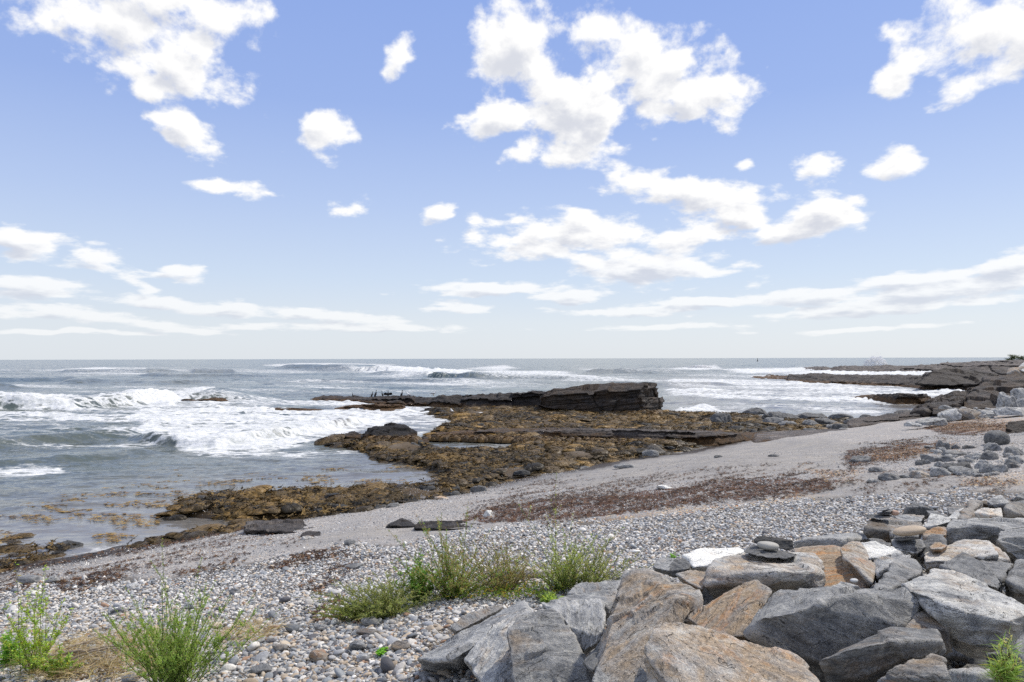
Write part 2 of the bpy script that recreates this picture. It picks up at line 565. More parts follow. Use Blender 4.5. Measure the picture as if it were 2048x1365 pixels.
def mat_sea():
    m, t, b = material("sea_water")
    P = t.new('ShaderNodeTexCoord').outputs['Object']
    foam, shal = t.attr('foam'), t.attr('shal')
    x, y, z = t.sep(P)[0:3]
    # ripples: tilt of the normal, independent of the pixel size
    pr = t.mapping(P, rot=(0, 0, math.radians(12)), scale=(0.45, 1.0, 1.0))
    c1 = t.noise(pr, 0.9, 6, 0.62, 0.4, out=1)
    c2 = t.noise(pr, 6.5, 5, 0.62, 0.3, out=1)
    s1 = t.vmath('MULTIPLY', t.vmath('SUBTRACT', c1, (.5, .5, .5)), (0.9, 1.6, 0))
    s2 = t.vmath('MULTIPLY', t.vmath('SUBTRACT', c2, (.5, .5, .5)), (0.5, 0.9, 0))
    geo = t.new('ShaderNodeNewGeometry').outputs['Normal']
    calm = t.rng(shal, 0.0, 1.0, 1.0, 0.38)
    tilt = t.vmath('SCALE', t.vmath('ADD', s1, s2), scale=calm)
    nrm = t.vmath('NORMALIZE', t.vmath('ADD', geo, tilt))
    big = t.noise(t.mapping(P, scale=(0.25, 1, 1)), 0.05, 4, 0.6)
    deep = t.mix(t.rng(big, .35, .65), (.055, .080, .073), (.135, .146, .128))
    col = t.mix(shal, deep, (.175, .165, .150))
    fs = t.mapping(P, rot=(0, 0, math.radians(14)), scale=(0.35, 1.0, 1.0))
    f1 = t.noise(fs, 1.3, 10, 0.78, 1.2)
    f2 = t.noise(fs, 0.22, 6, 0.65, 0.5)
    ff = t.math('ADD', t.math('MULTIPLY', foam, 0.75), t.math('ADD', t.math('MULTIPLY', f1, 0.7), t.math('MULTIPLY', f2, 0.3)))
    vd = t.vmath('ADD', t.vmath('MULTIPLY', P, (0.45, 1.0, 1.0)), t.vmath('SCALE', t.noise(P, 1.2, 4, 0.6, out=1), scale=0.9))
    vor = t.new('ShaderNodeTexVoronoi', feature='DISTANCE_TO_EDGE'); vor.inputs['Scale'].default_value = 1.5; t.l.new(vd, vor.inputs['Vector'])
    lace = t.rng(vor.outputs['Distance'], 0.0, 0.28, 0.16, -0.10)
    hf = t.math('MULTIPLY', t.math('SUBTRACT', t.noise(P, 9.0, 5, 0.8), 0.5), 0.30)
    ff = t.math('ADD', ff, t.math('ADD', lace, hf))
    ffac = t.rng(ff, 0.66, 0.94, smooth=True)
    fcol = t.mix(t.rng(t.noise(t.vmath('MULTIPLY', P, (0.5, 1, 1)), 2.6, 8, 0.8), .3, .65), (.34, .37, .36), (.88, .88, .87))
    fin = t.mix(ffac, col, fcol)
    t.l.new(fin, b.inputs['Base Color'])
    t.l.new(t.rng(ffac, 0, 1, 0.16, 0.9), b.inputs['Roughness'])
    b.inputs['IOR'].default_value = 1.333
    b.inputs['Specular IOR Level'].default_value = 0.5
    fb = t.bump(t.noise(P, 5.0, 7, 0.7), 0.6, 0.10, nrm)
    mixn = t.new('ShaderNodeMix', data_type='VECTOR')
    t.setin(mixn, 0, ffac); t.setin(mixn, 4, nrm); t.setin(mixn, 5, fb)
    t.l.new(mixn.outputs[1], b.inputs['Normal'])
    return m


def mat_rock():
    """slate; object colour: R rust, G brightness, B pale bloom, A unused"""
    m, t, b = material("slate_rock")
    P = t.attr('tc', out='Vector')
    oi = t.new('ShaderNodeObjectInfo')
    R, Gv, B = t.sep(oi.outputs['Color'])[0:3]
    off = t.math('MULTIPLY', oi.outputs['Random'], 37.0)
    P = t.vmath('ADD', P, t.comb(off, off, off))
    st = t.vmath('MULTIPLY', P, (0.75, 1.0, 3.0))
    n0 = t.noise(P, 1.6, 5, 0.6, 0.4)
    n1 = t.noise(st, 5.0, 8, 0.68, 0.5)
    n2 = t.noise(P, 38.0, 6, 0.72)
    n3 = t.noise(P, 150.0, 3, 0.7)
    v = t.math('ADD', t.math('MULTIPLY', n0, 0.35), t.math('ADD', t.math('MULTIPLY', n1, 0.4), t.math('MULTIPLY', n2, 0.25)))
    rr = t.new('ShaderNodeValToRGB'); t.l.new(v, rr.inputs[0])
    els = [(.32, (.046, .047, .050)), (.43, (.120, .124, .128)), (.51, (.23, .235, .235)), (.59, (.37, .37, .355)), (.70, (.58, .57, .54))]
    while len(rr.color_ramp.elements) < len(els): rr.color_ramp.elements.new(.5)
    for e, (p, c) in zip(rr.color_ramp.elements, els): e.position = p; e.color = (*c, 1)
    c = rr.outputs[0]
    # warm weathering
    w0 = t.noise(t.vmath('MULTIPLY', P, (0.8, 1.2, 3.0)), 2.4, 6, 0.66, 0.8)
    wf = t.rng(t.math('ADD', w0, t.math('MULTIPLY', R, 0.55)), 0.62, 0.88)
    warm = t.mix(t.rng(n2, .3, .7), (.15, .105, .062), (.56, .41, .25))
    c = t.mix(t.math('MULTIPLY', wf, 0.85), c, warm)
    o0 = t.noise(t.vmath('MULTIPLY', P, (0.7, 1.0, 4.5)), 3.2, 6, 0.62, 0.6)
    of = t.rng(t.math('ADD', o0, t.math('MULTIPLY', R, 0.34)), 0.74, 0.92)
    c = t.mix(t.math('MULTIPLY', of, 0.8), c, t.mix(n1, (.34, .12, .03), (.66, .33, .09)))
    # pale bloom / lichen
    pn = t.noise(P, 5.5, 7, 0.72, 0.3)
    pf = t.rng(t.math('ADD', pn, t.math('MULTIPLY', B, 0.42)), 0.66, 0.86)
    c = t.mix(t.math('MULTIPLY', pf, 0.75), c, t.mix(n2, (.42, .42, .38), (.68, .66, .60)))
    # thin quartz veins
    vn_ = t.noise(t.vmath('MULTIPLY', P, (1, 1, 1.6)), 2.6, 5, 0.6, 0.7)
    ve = t.math('ABSOLUTE', t.math('SUBTRACT', vn_, 0.5))
    vf = t.math('MULTIPLY', t.rng(ve, 0.0, 0.006, 1, 0), t.rng(n0, 0.42, 0.56))
    c = t.mix(t.math('MULTIPLY', vf, 0.6), c, (.60, .58, .53))
    # dark cracks
    kn = t.noise(t.vmath('MULTIPLY', P, (0.5, 0.7, 3.5)), 3.0, 4, 0.55, 1.2)
    ke = t.math('ABSOLUTE', t.math('SUBTRACT', kn, 0.47))
    kf = t.rng(ke, 0.0, 0.006, 1, 0)
    c = t.mix(t.math('MULTIPLY', kf, 0.75), c, (.03, .028, .026))
    # worn edges
    ge = t.new('ShaderNodeNewGeometry')
    pt = t.rng(ge.outputs['Pointiness'], 0.505, 0.56)
    c = t.mix(t.math('MULTIPLY', pt, 0.5), c, (.50, .49, .46))
    vl = t.new('ShaderNodeTexVoronoi'); vl.inputs['Scale'].default_value = 22; t.l.new(t.vmath('ADD', P, t.vmath('SCALE', t.noise(P, 20, 3, .6, out=1), scale=.08)), vl.inputs['Vector'])
    lf = t.math('MULTIPLY', t.rng(vl.outputs['Distance'], .10, .24, 1, 0), t.rng(t.noise(P, 2.2, 3), .52, .62))
    c = t.mix(t.math('MULTIPLY', lf, .55), c, t.mix(t.sep(vl.outputs['Color'])[0], (.52, .52, .46), (.10, .10, .095)))
    sp = t.rng(n3, 0.3, 0.7, 0.62, 1.35)
    c = t.mix(1.0, c, t.comb(sp, sp, sp), 'MULTIPLY')
    gg = t.math('MULTIPLY', Gv, 2.0)
    c = t.mix(1.0, c, t.comb(gg, gg, gg), 'MULTIPLY')
    t.l.new(c, b.inputs['Base Color'])
    b.inputs['Roughness'].default_value = 0.78
    h = t.math('ADD', t.math('MULTIPLY', n1, 1.0), t.math('ADD', t.math('MULTIPLY', n2, 0.45), t.math('MULTIPLY', n3, 0.12)))
    h = t.math('SUBTRACT', h, t.math('MULTIPLY', kf, 0.5))
    t.l.new(t.bump(h, 1.0, 0.055), b.inputs['Normal'])
    return m


def mat_ledge():
    """dark layered bedrock, brown weed towards the water; object colour: R weed height, G brightness, B brownness"""
    m, t, b = material("bedrock")
    P = t.attr('tc', out='Vector')
    oi = t.new('ShaderNodeObjectInfo')
    R, Gv, B = t.sep(oi.outputs['Color'])[0:3]
    hz = t.sep(t.new('ShaderNodeTexCoord').outputs['Object'])[2]
    st = t.vmath('MULTIPLY', P, (0.22, 0.3, 2.6))
    n0 = t.noise(P, 0.5, 5, 0.6); n1 = t.noise(st, 2.4, 9, 0.75, 0.6); n2 = t.noise(P, 7.0, 7, 0.75)
    v = t.math('ADD', t.math('MULTIPLY', n0, 0.2), t.math('ADD', t.math('MULTIPLY', n1, 0.5), t.math('MULTIPLY', n2, 0.3)))
    rr = t.new('ShaderNodeValToRGB'); t.l.new(v, rr.inputs[0])
    els = [(.38, (.010, .009, .009)), (.46, (.035, .031, .029)), (.54, (.090, .078, .070)), (.64, (.24, .215, .19))]
    while len(rr.color_ramp.elements) < len(els): rr.color_ramp.elements.new(.5)
    for e, (p, c) in zip(rr.color_ramp.elements, els): e.position = p; e.color = (*c, 1)
    c = t.mix(t.math('MULTIPLY', t.rng(t.noise(P, 1.1, 5, .65), .40, .62), B), rr.outputs[0], t.mix(n2, (.07, .045, .028), (.20, .14, .09)))
    gg = t.math('MULTIPLY', Gv, 2.0)
    c = t.mix(1.0, c, t.comb(gg, gg, gg), 'MULTIPLY')
    wl = t.math('ADD', hz, t.math('MULTIPLY', t.math('SUBTRACT', t.noise(P, 1.3, 5, .65), 0.5), 1.1))
    wf = t.rng(t.math('SUBTRACT', wl, t.math('MULTIPLY', R, 3.0)), -0.12, 0.12, 1, 0)
    c = t.mix(wf, c, t.mix(t.rng(t.noise(P, 7, 6, .8), .35, .65), (.018, .012, .006), (.20, .105, .034)))
    t.l.new(c, b.inputs['Base Color'])
    b.inputs['Roughness'].default_value = 0.72
    h = t.math('ADD', n1, t.math('MULTIPLY', n2, 0.5))
    t.l.new(t.bump(h, 1.0, 0.45), b.inputs['Normal'])
    return m


def mat_inst(name, rough=0.8, nscale=6.0, amt=0.35, bump=0.3, transl=False):
    """colour per instance from 'col', varied by noise"""
    m, t, b = material(name)
    col = t.attr('col', 'INSTANCER', 'Vector')
    P = t.new('ShaderNodeTexCoord').outputs['Object']
    n = t.noise(P, nscale, 5, 0.65)
    k = t.rng(n, 0.25, 0.75, 1 - amt, 1 + amt)
    c = t.mix(1.0, col, t.comb(k, k, k), 'MULTIPLY')
    t.l.new(c, b.inputs['Base Color']); b.inputs['Roughness'].default_value = rough
    if bump:
        t.l.new(t.bump(n, bump, 0.05), b.inputs['Normal'])
    return m


def mat_plain(name, ca, cb, scale=8.0, rough=0.8, bump=0.3, stretch=(1, 1, 1), dist=0.02):
    m, t, b = material(name)
    P = t.new('ShaderNodeTexCoord').outputs['Object']
    n = t.noise(t.vmath('MULTIPLY', P, stretch), scale, 6, 0.65)
    t.l.new(t.mix(t.rng(n, .3, .7), ca, cb), b.inputs['Base Color'])
    b.inputs['Roughness'].default_value = rough
    t.l.new(t.bump(n, bump, dist), b.inputs['Normal'])
    return m


def mat_leaf(name):
    """leaf colour comes from the vertex vector 'lc'"""
    m, t, b = material(name)
    c = t.attr('lc', out='Vector')
    t.l.new(c, b.inputs['Base Color']); b.inputs['Roughness'].default_value = 0.6
    tr = t.new('ShaderNodeBsdfTranslucent')
    t.l.new(t.mix(1.0, c, (1.3, 1.4, 0.7), 'MULTIPLY'), tr.inputs[0])
    mx = t.new('ShaderNodeMixShader'); mx.inputs[0].default_value = 0.4
    t.l.new(b.outputs[0], mx.inputs[1]); t.l.new(tr.outputs[0], mx.inputs[2])
    t.l.new(mx.outputs[0], t.n['Material Output'].inputs[0])
    return m


M_GROUND, M_SEA, M_ROCK, M_LEDGE = mat_ground(), mat_sea(), mat_rock(), mat_ledge()
M_PEB = mat_inst("pebble_stone", 0.75, 3.5, 0.22, 0.2)
M_WEEDI = mat_inst("rockweed_fronds", 0.5, 5.0, 0.5, 0.4)
M_LITTER = mat_inst("wrack_litter", 0.8, 6.0, 0.3, 0)
M_LEAF = mat_leaf("leaf")
M_BIRD_D = mat_plain("dark_plumage", (.008, .008, .009), (.03, .026, .022), 12)
M_BIRD_W = mat_plain("white_plumage", (.70, .70, .69), (.80, .80, .78), 12)
M_BIRD_G = mat_plain("grey_plumage", (.30, .32, .34), (.40, .41, .43), 12)
M_BILL = mat_plain("bill", (.45, .30, .06), (.55, .36, .08), 12)
M_WOOD = mat_plain("weathered_wood", (.16, .125, .09), (.42, .36, .29), 9, 0.85, 0.6, (1, 1, 0.15))
M_LOG = mat_plain("bleached_log", (.33, .29, .24), (.60, .56, .49), 9, 0.85, 0.6, (0.15, 1, 1))
M_SPRAY = mat_plain("sea_spray", (.84, .85, .85), (.90, .90, .90), 3, 0.9, 0.0)
_t = NT(M_SPRAY.node_tree); _tr = _t.new('ShaderNodeBsdfTranslucent'); _tr.inputs[0].default_value = (.95, .95, .95, 1)
_mx = _t.new('ShaderNodeMixShader'); _mx.inputs[0].default_value = 0.55
_t.l.new(_t.n['Principled BSDF'].outputs[0], _mx.inputs[1]); _t.l.new(_tr.outputs[0], _mx.inputs[2]); _t.l.new(_mx.outputs[0], _t.n['Material Output'].inputs[0])


def mat_stone():
    m, t, b = material("smooth_stone")
    P = t.attr('tc', out='Vector')
    oi = t.new('ShaderNodeObjectInfo')
    k = t.math('MULTIPLY', t.rng(t.noise(P, 4.0, 7, .7), .3, .7, .82, 1.15), t.rng(t.noise(P, 60.0, 3, .7), .3, .7, .88, 1.1))
    t.l.new(t.mix(1.0, oi.outputs['Color'], t.comb(k, k, k), 'MULTIPLY'), b.inputs['Base Color'])
    b.inputs['Roughness'].default_value = 0.7
    t.l.new(t.bump(t.noise(P, 30, 4, .6), 0.3, 0.01), b.inputs['Normal'])
    return m
M_STONE = mat_stone()

# ------------------------------------------------------------------ beach terrain
ys = np.concatenate([inv_rows(2.5, 60, 620)[:-1], inv_rows(60, 240, 140)])
X, Y, Fc = fan(-1.25, 1.25, 760, ys)
Z = T(X, Y)
PX, PY = proj(X, Y, Z)
wob = 14 * fbm2(X / 0.7, Y / 0.7, 3, 31)
wy = PY + wob * np.clip(8 / Y, 0, 1) * 0.5
a_peb = pmask(PX, wy, [PEB], 14)
a_sand = pmask(PX, wy, SAND, 14)
a_wr = np.maximum(pmask(PX, wy, WRACK, 16), 0.62 * pmask(PX, wy, WRACK2, 26))
a_or = pmask(PX, wy, ORANGE, 16)
a_sh = np.where(T0(X, Y) < 0.12, 1.0, 0.0) * sstep(0.55, 0.2, Z) * (Y > 14)
a_wet = sstep(0.30, 0.06, Z)
Z = np.where(Z < -0.6, -0.6 + (Z + 0.6) * 0.5, Z)
beach = np_mesh("beach", np.stack([X, Y, Z], -1), Fc, M_GROUND,
                attrs=dict(peb=a_peb, sand=a_sand, wrack=a_wr, orange=a_or, shelf=a_sh, wet=a_wet))
tag(beach, "grey sand, gravel and pebble beach sloping down to the water", "beach", kind='structure')

# ------------------------------------------------------------------ sea
FOAM_HI = [
 [(262,872),(285,852),(240,838),(300,822),(420,812),(500,818),(620,824),(700,826),(800,832),(812,844),(730,864),(650,880),(570,896),(490,910),(430,916),(370,906),(330,886)],
 [(-60,806),(0,800),(120,792),(160,800),(230,790),(300,790),(360,784),(410,777),(445,783),(400,800),(350,812),(420,815),(300,823),(200,827),(100,823),(-60,830)],
 [(530,732),(600,727),(700,729),(790,731),(770,736),(640,738),(560,735)],
 [(700,743),(800,743),(940,740),(948,749),(900,756),(850,752),(740,748)],
 [(930,740),(1010,732),(1040,739),(1000,745)],
 [(900,751),(1000,744),(1120,745),(1210,757),(1190,763),(1050,757),(940,756)],
 [(1140,738),(1300,740),(1380,736),(1430,732),(1450,742),(1300,747),(1180,745)],
 [(1440,742),(1640,736),(1660,746),(1500,751)],[(1560,752),(1660,743),(1860,741),(1870,752),(1700,756)],
 [(1330,826),(1400,812),(1475,827),(1380,833)],[(1790,784),(1940,780),(1940,788),(1800,788)],
 [(90,744),(200,737),(290,739),(300,745),(180,746)]]
FOAM_MD = [
 [(-60,826),(300,822),(290,850),(150,852),(-60,852)],[(170,862),(260,846),(330,850),(330,892),(260,890),(200,880)],[(-60,856),(100,848),(200,846),(120,864),(-60,880)],
 [(340,740),(480,735),(530,738),(520,746),(380,745)],[(200,751),(300,750),(300,754),(210,755)],
 [(680,800),(905,812),(1010,822),(900,862),(850,884),(1010,893),(740,874),(700,850)],
 [(-60,942),(120,936),(130,948),(40,956),(-60,952)],[(430,908),(700,900),(760,905),(600,915),(470,918)],
 [(440,806),(700,806),(690,816),(520,812)],[(1330,755),(1560,748),(1560,760),(1800,790),(1600,800),(1330,790)],  # bay patch: thin foam, also paints the bright reflection of its water
 [(500,738),(980,745),(1500,750),(1500,765),(900,762),(520,752)],
 [(1330,765),(1700,760),(1900,790),(1740,830),(1480,815),(1340,800)],[(100,742),(480,738),(700,744),(500,752),(180,750)]]
FOAM_LO = [[(-60,735),(1900,735),(1900,800),(1330,835),(1330,770),(600,800),(280,900),(-60,900)]]

BREAKERS = [  # foot line in the photo, height, seaward back width, front width
 ([(-80,832),(0,826),(150,824),(280,815),(360,806),(410,799),(450,790)], 1.05, 5.0, 0.9),
 ([(240,878),(290,890),(350,897),(430,899),(500,890),(560,881),(640,868),(720,855),(795,843)], 0.46, 3.2, 0.35),
 ([(-80,905),(0,900),(120,893),(230,882),(300,876)], 0.42, 2.6, 1.1),
 ([(-80,948),(0,943),(120,933),(260,921),(360,908)], 0.28, 2.0, 1.0),
 ([(60,778),(-60,784),(-200,792)], 0.9, 8.0, 5.0), ([(100,772),(250,770),(330,772)], 0.7, 8.0, 4.0),
 ([(520,741),(640,743),(700,744),(800,738)], 1.7, 24.0, 6.0), ([(720,750),(850,756),(950,752)], 1.1, 14, 4.0),
 ([(900,760),(1050,760),(1210,765)], 0.8, 12, 3.0), ([(1140,748),(1300,750),(1450,746)], 1.0, 14, 4.0),
 ([(90,748),(200,748),(300,749)], 1.1, 18, 5.0), ([(250,757),(420,758),(560,756)], .8, 12, 3.0), ([(560,765),(760,766),(980,768)], .6, 9, 2.5), ([(1180,772),(1350,775),(1500,772)], .5, 7, 2.0), ([(-60,768),(60,766),(180,764)], .8, 12, 4.0), ([(380,748),(480,747)], 1.0, 18, 5.0)]


def sea_height(x, y, px, py):
    d = shore(x, y)
    off = sstep(0.5, -9, d)
    sh = pmask(px, py, WEED[:1], 60)
    off = off * (1 - 0.85 * sh)
    amp = 0.03 + 0.97 * off
    a, b = x * .96 + y * .28, -x * .28 + y * .96
    dist = np.sqrt(x * x + y * y)
    h = 0.075 * fbm2(a / 1.5, b / 0.7, 4, 40, 0.55) * amp
    h = h + 0.20 * (1 - np.abs(fbm2(a / 6.0, b / 2.6, 3, 60))) * amp * sstep(20, 60, dist)
    h = h + 0.26 * fbm2(a / 22.0, b / 9.0, 3, 70) * amp * sstep(35, 90, dist)
    h = h + 0.45 * (1 - np.abs(fbm2(a / 60.0, b / 28.0, 2, 90)) * 1.6) * sstep(110, 260, dist)
    fm = np.zeros(x.shape)
    for pl, H, wb, wf in BREAKERS:
        q = PZ(np.array([p[0] for p in pl], float), np.array([p[1] for p in pl], float), 0.0)
        best = np.full(x.shape, 1e9); sgn = np.zeros(x.shape); tt = np.zeros(x.shape)
        sel = (y > q[:, 1].min() - 6 * wb) & (y < q[:, 1].max() + 6 * wb)
        xs, ysl = x[sel], y[sel]
        bb = np.full(xs.shape, 1e9); sg = np.zeros(xs.shape); tp = np.zeros(xs.shape)
        n = len(q) - 1
        for k in range(n):
            ex, ey = q[k + 1, 0] - q[k, 0], q[k + 1, 1] - q[k, 1]
            L2 = ex * ex + ey * ey
            t = ((xs - q[k, 0]) * ex + (ysl - q[k, 1]) * ey) / L2
            tc_ = np.clip(t, 0, 1)
            dx, dy = xs - q[k, 0] - tc_ * ex, ysl - q[k, 1] - tc_ * ey
            dd = np.sqrt(dx * dx + dy * dy)
            s = np.sign((ex * dy - ey * dx) * (1 if ex > 0 else -1))
            u = dd < bb
            bb = np.where(u, dd, bb); sg = np.where(u, s, sg); tp = np.where(u, (k + tc_) / n, tp)
        s = bb * sg + 0.35 * wf * fbm2(xs / (wf * 2.2), ysl / (wf * 2.2), 3, 99)
        s = s - wf * 1.1
        pr = np.where(s > 0, np.exp(-(s / wb) ** 2), np.exp(-(s / wf) ** 2))
        env = sstep(0, .12, tp) * sstep(1, .85, tp) * (1 + 0.35 * fbm2(xs / (wb), ysl / (wb), 2, 98))
        h[sel] += H * pr * env
    return h


ys = np.concatenate([inv_rows(11, 140, 760)[:-1], inv_rows(140, 1500, 130)[:-1], np.geomspace(1500, 30000, 14)])
X, Y, Fc = fan(-1.15, 1.15, 1050, ys)
PX, PY = proj(X, Y, np.zeros_like(X))
H = sea_height(X, Y, PX, PY)
bx = X * .96 + Y * .28; by = -X * .28 + Y * .96
sf = np.maximum(Y / 45, 1.0)
wp = PY + 9 * fbm2(bx / 4.5 / sf, by / 1.6 / sf ** 1.6, 5, 77, .6) * np.clip(45 / Y, 0.22, 1.0)
strk = fbm2(bx / 9 / sf, by / 1.5 / sf ** 1.7, 4, 78, .6)
foam = np.maximum((0.60 + .52 * strk) * pmask(PX, wp, FOAM_HI, 17), (0.30 + .6 * strk) * pmask(PX, wp, FOAM_MD, 24))
foam = np.maximum(foam, (0.12 + .5 * strk) * pmask(PX, wp, FOAM_LO, 30))
foam = np.clip(foam, 0, 1)
H = H + 0.11 * sstep(0.3, 0.7, foam) * (fbm2(bx / 0.7, by / 0.5, 3, 123) + 0.6) * np.clip(Y / 30, 0, 3)
shal = np.clip(sstep(-16, -1, shore(X, Y)), 0, 1) * (Y < 130)
shal = np.maximum(shal, 0.75 * pmask(PX, PY, [[(1330,760),(1900,752),(1960,800),(1700,850),(1330,840)],[(660,800),(1010,815),(1010,895),(640,880)]], 40))
foam = foam + 0.10 * sstep(-0.9, -0.1, shore(X, Y)) * (Y < 60)
# sea drops away under the land
dl = shore(X, Y)
H = np.where(dl > 2.5, -0.3, H)
sea = np_mesh("sea", np.stack([X, Y, H], -1), Fc, M_SEA, attrs=dict(foam=foam, shal=shal))
tag(sea, "grey green sea with breaking waves and foam reaching to the horizon", "sea", kind='structure')

# ------------------------------------------------------------------ rocks
_ICO = {}
def ico(level):
    if level not in _ICO:
        bm = bmesh.new(); bmesh.ops.create_icosphere(bm, subdivisions=level, radius=1.0)
        v = np.array([q.co[:] for q in bm.verts]); f = np.array([[q.index for q in p.verts] for p in bm.faces])
        v /= np.linalg.norm(v, axis=1)[:, None]
        bm.free(); _ICO[level] = (v, f)
    return _ICO[level]


def hull_planes(P, merge=None):
    bm = bmesh.new()
    for p in P:
        bm.verts.new(p)
    bmesh.ops.convex_hull(bm, input=bm.verts[:], use_existing_faces=False)
    N, O, Ar = [], [], []
    for f in bm.faces:
        f.normal_update()
        if f.calc_area() > 1e-7:
            N.append(f.normal[:]); O.append(f.calc_center_median()[:]); Ar.append(f.calc_area())
    bm.free()
    N = np.array(N); O = np.array(O)
    c = P.mean(0)
    h = ((O - c) * N).sum(1)
    N[h < 0] *= -1; h = np.abs(h)
    # merge nearly coplanar faces
    keep = []
    if merge is not None:                  # a few big flat faces instead of many small ones
        for i in np.argsort(-np.array(Ar)):
            if all(np.dot(N[i], N[j]) < merge for j in keep):
                keep.append(i)
        return N[keep], h[keep]
    for i in np.argsort(-h):
        if all(np.dot(N[i], N[j]) < 0.9995 or abs(h[i] - h[j]) > 1e-4 for j in keep):
            keep.append(i)
    return N[keep], h[keep]


def rock_mesh(name, P, seed, level=5, rough=1.0, chips=12, strata=None, p=420, mat=None, layer=0.0, maxdim=None, chipsize=1.0, merge=None):
    """P: corner points (world). Faceted, chipped, weathered block grown inside their hull."""
    rs = np.random.RandomState(seed)
    P = np.asarray(P, float)
    mid = P.mean(0)
    Q = P - mid
    ext = np.maximum(Q.max(0) - Q.min(0), 1e-3)
    size = float(ext.max())
    S = ext / 2
    q = Q / S
    N, h = hull_planes(q, merge)
    c = q.mean(0)
    # chips: shallow extra cuts at the corners
    hv = q - c
    for k in range(chips):
        n = hv[rs.randint(len(hv))] + rs.normal(0, .35, 3)
        n /= np.linalg.norm(n)
        sup = (hv @ n).max()
        N = np.vstack([N, n]); h = np.append(h, sup * (1 - rs.uniform(.02, .14) * chipsize))
    v, f = ico(level)
    # directions scaled so that long rocks keep an even skin
    d = (v @ N.T) / np.maximum(h, 1e-3)
    d = np.maximum(d, 1e-4)
    dm = d.max(1)
    r = 1.0 / (dm * ((d / dm[:, None]) ** p).sum(1) ** (1.0 / p))
    V = (v * r[:, None] + c) * S
    rsz = (ext.prod()) ** (1 / 3)
    # strata direction
    s = np.array(strata if strata is not None else rs.normal(0, 1, 3), float); s /= np.linalg.norm(s)
    a = np.cross(s, [0.3, 0.1, 0.9]); a /= np.linalg.norm(a); b = np.cross(s, a)
    o3 = rs.uniform(-50, 50, 3)
    tcv = np.stack([V @ a, V @ b, V @ s], 1) + o3
    # normals
    e1 = V[f[:, 1]] - V[f[:, 0]]; e2 = V[f[:, 2]] - V[f[:, 0]]
    fn = np.cross(e1, e2)
    vn_ = np.zeros_like(V)
    for k in range(3):
        np.add.at(vn_, f[:, k], fn)
    vn_ /= np.linalg.norm(vn_, axis=1)[:, None] + 1e-12
    amp = rsz * 0.030 * rough
    st = tcv * np.array([0.7, 0.7, 2.6]) / rsz
    disp = amp * (0.40 * fbm(st * 1.3, 3, seed % 97) + 0.55 * (np.abs(fbm(st * 4.0, 3, 7 + seed % 97)) - 0.25)
                  + 0.30 * fbm(st * 14.0, 3, 9 + seed % 97))
    if layer > 0:
        lw = tcv[:, 2] + 0.03 * rsz * fbm(tcv * 1.5 / rsz, 2, 3)
        t = lw / (rsz * 0.055)
        i0 = np.floor(t).astype(np.int64)
        stp = _h(i0, i0 * 0, i0 * 0, seed) - .5
        t2 = lw / (rsz * 0.17); i1 = np.floor(t2).astype(np.int64)
        stp = stp + 1.3 * (_h(i1, i1 * 0 + 1, i1 * 0, seed) - .5)
        disp = disp + layer * rsz * 0.05 * stp * (1 - np.abs(vn_ @ s))
    # fractured plates: every vertex belongs to a plate with its own height and tilt
    K = 70 if level >= 6 else 34
    seeds = tcv[rs.randint(0, len(tcv), K)]
    met = np.array([1.0, 1.0, 1.9]) / rsz
    q1 = tcv * met + .10 * np.stack([fbm(tcv * 3 / rsz + 9, 3, 31), fbm(tcv * 3 / rsz + 19, 3, 32), fbm(tcv * 3 / rsz + 29, 3, 33)], 1)
    sd = seeds * met
    dd = ((q1 ** 2).sum(1)[:, None] - 2 * q1 @ sd.T + (sd ** 2).sum(1)[None])
    ki = dd.argmin(1)
    off = rs.uniform(-1, 1, K); tl = rs.normal(0, 1, (K, 3))
    rel = (tcv - seeds[ki]) / rsz
    disp = disp + rsz * .021 * rough * (off[ki] + 1.6 * (rel * tl[ki]).sum(1))
    V = V + vn_ * disp[:, None]
    base = np.array([mid[0], mid[1], mid[2] + V[:, 2].min()])
    o = np_mesh(name, V + mid - base, f, mat or M_ROCK, attrs=dict(tc=tcv))
    o.location = base
    return o


def crop(kind):
    return {'A': (1248, 965, .390625), 'B': (640, 965, .390625), 'C': (1700, 980, .16992), 'D': (1600, 760, .26369),
            'E': (1300, 680, .36523), 'F': (560, 740, .390625), 'P': (0, 0, 1.0)}[kind]


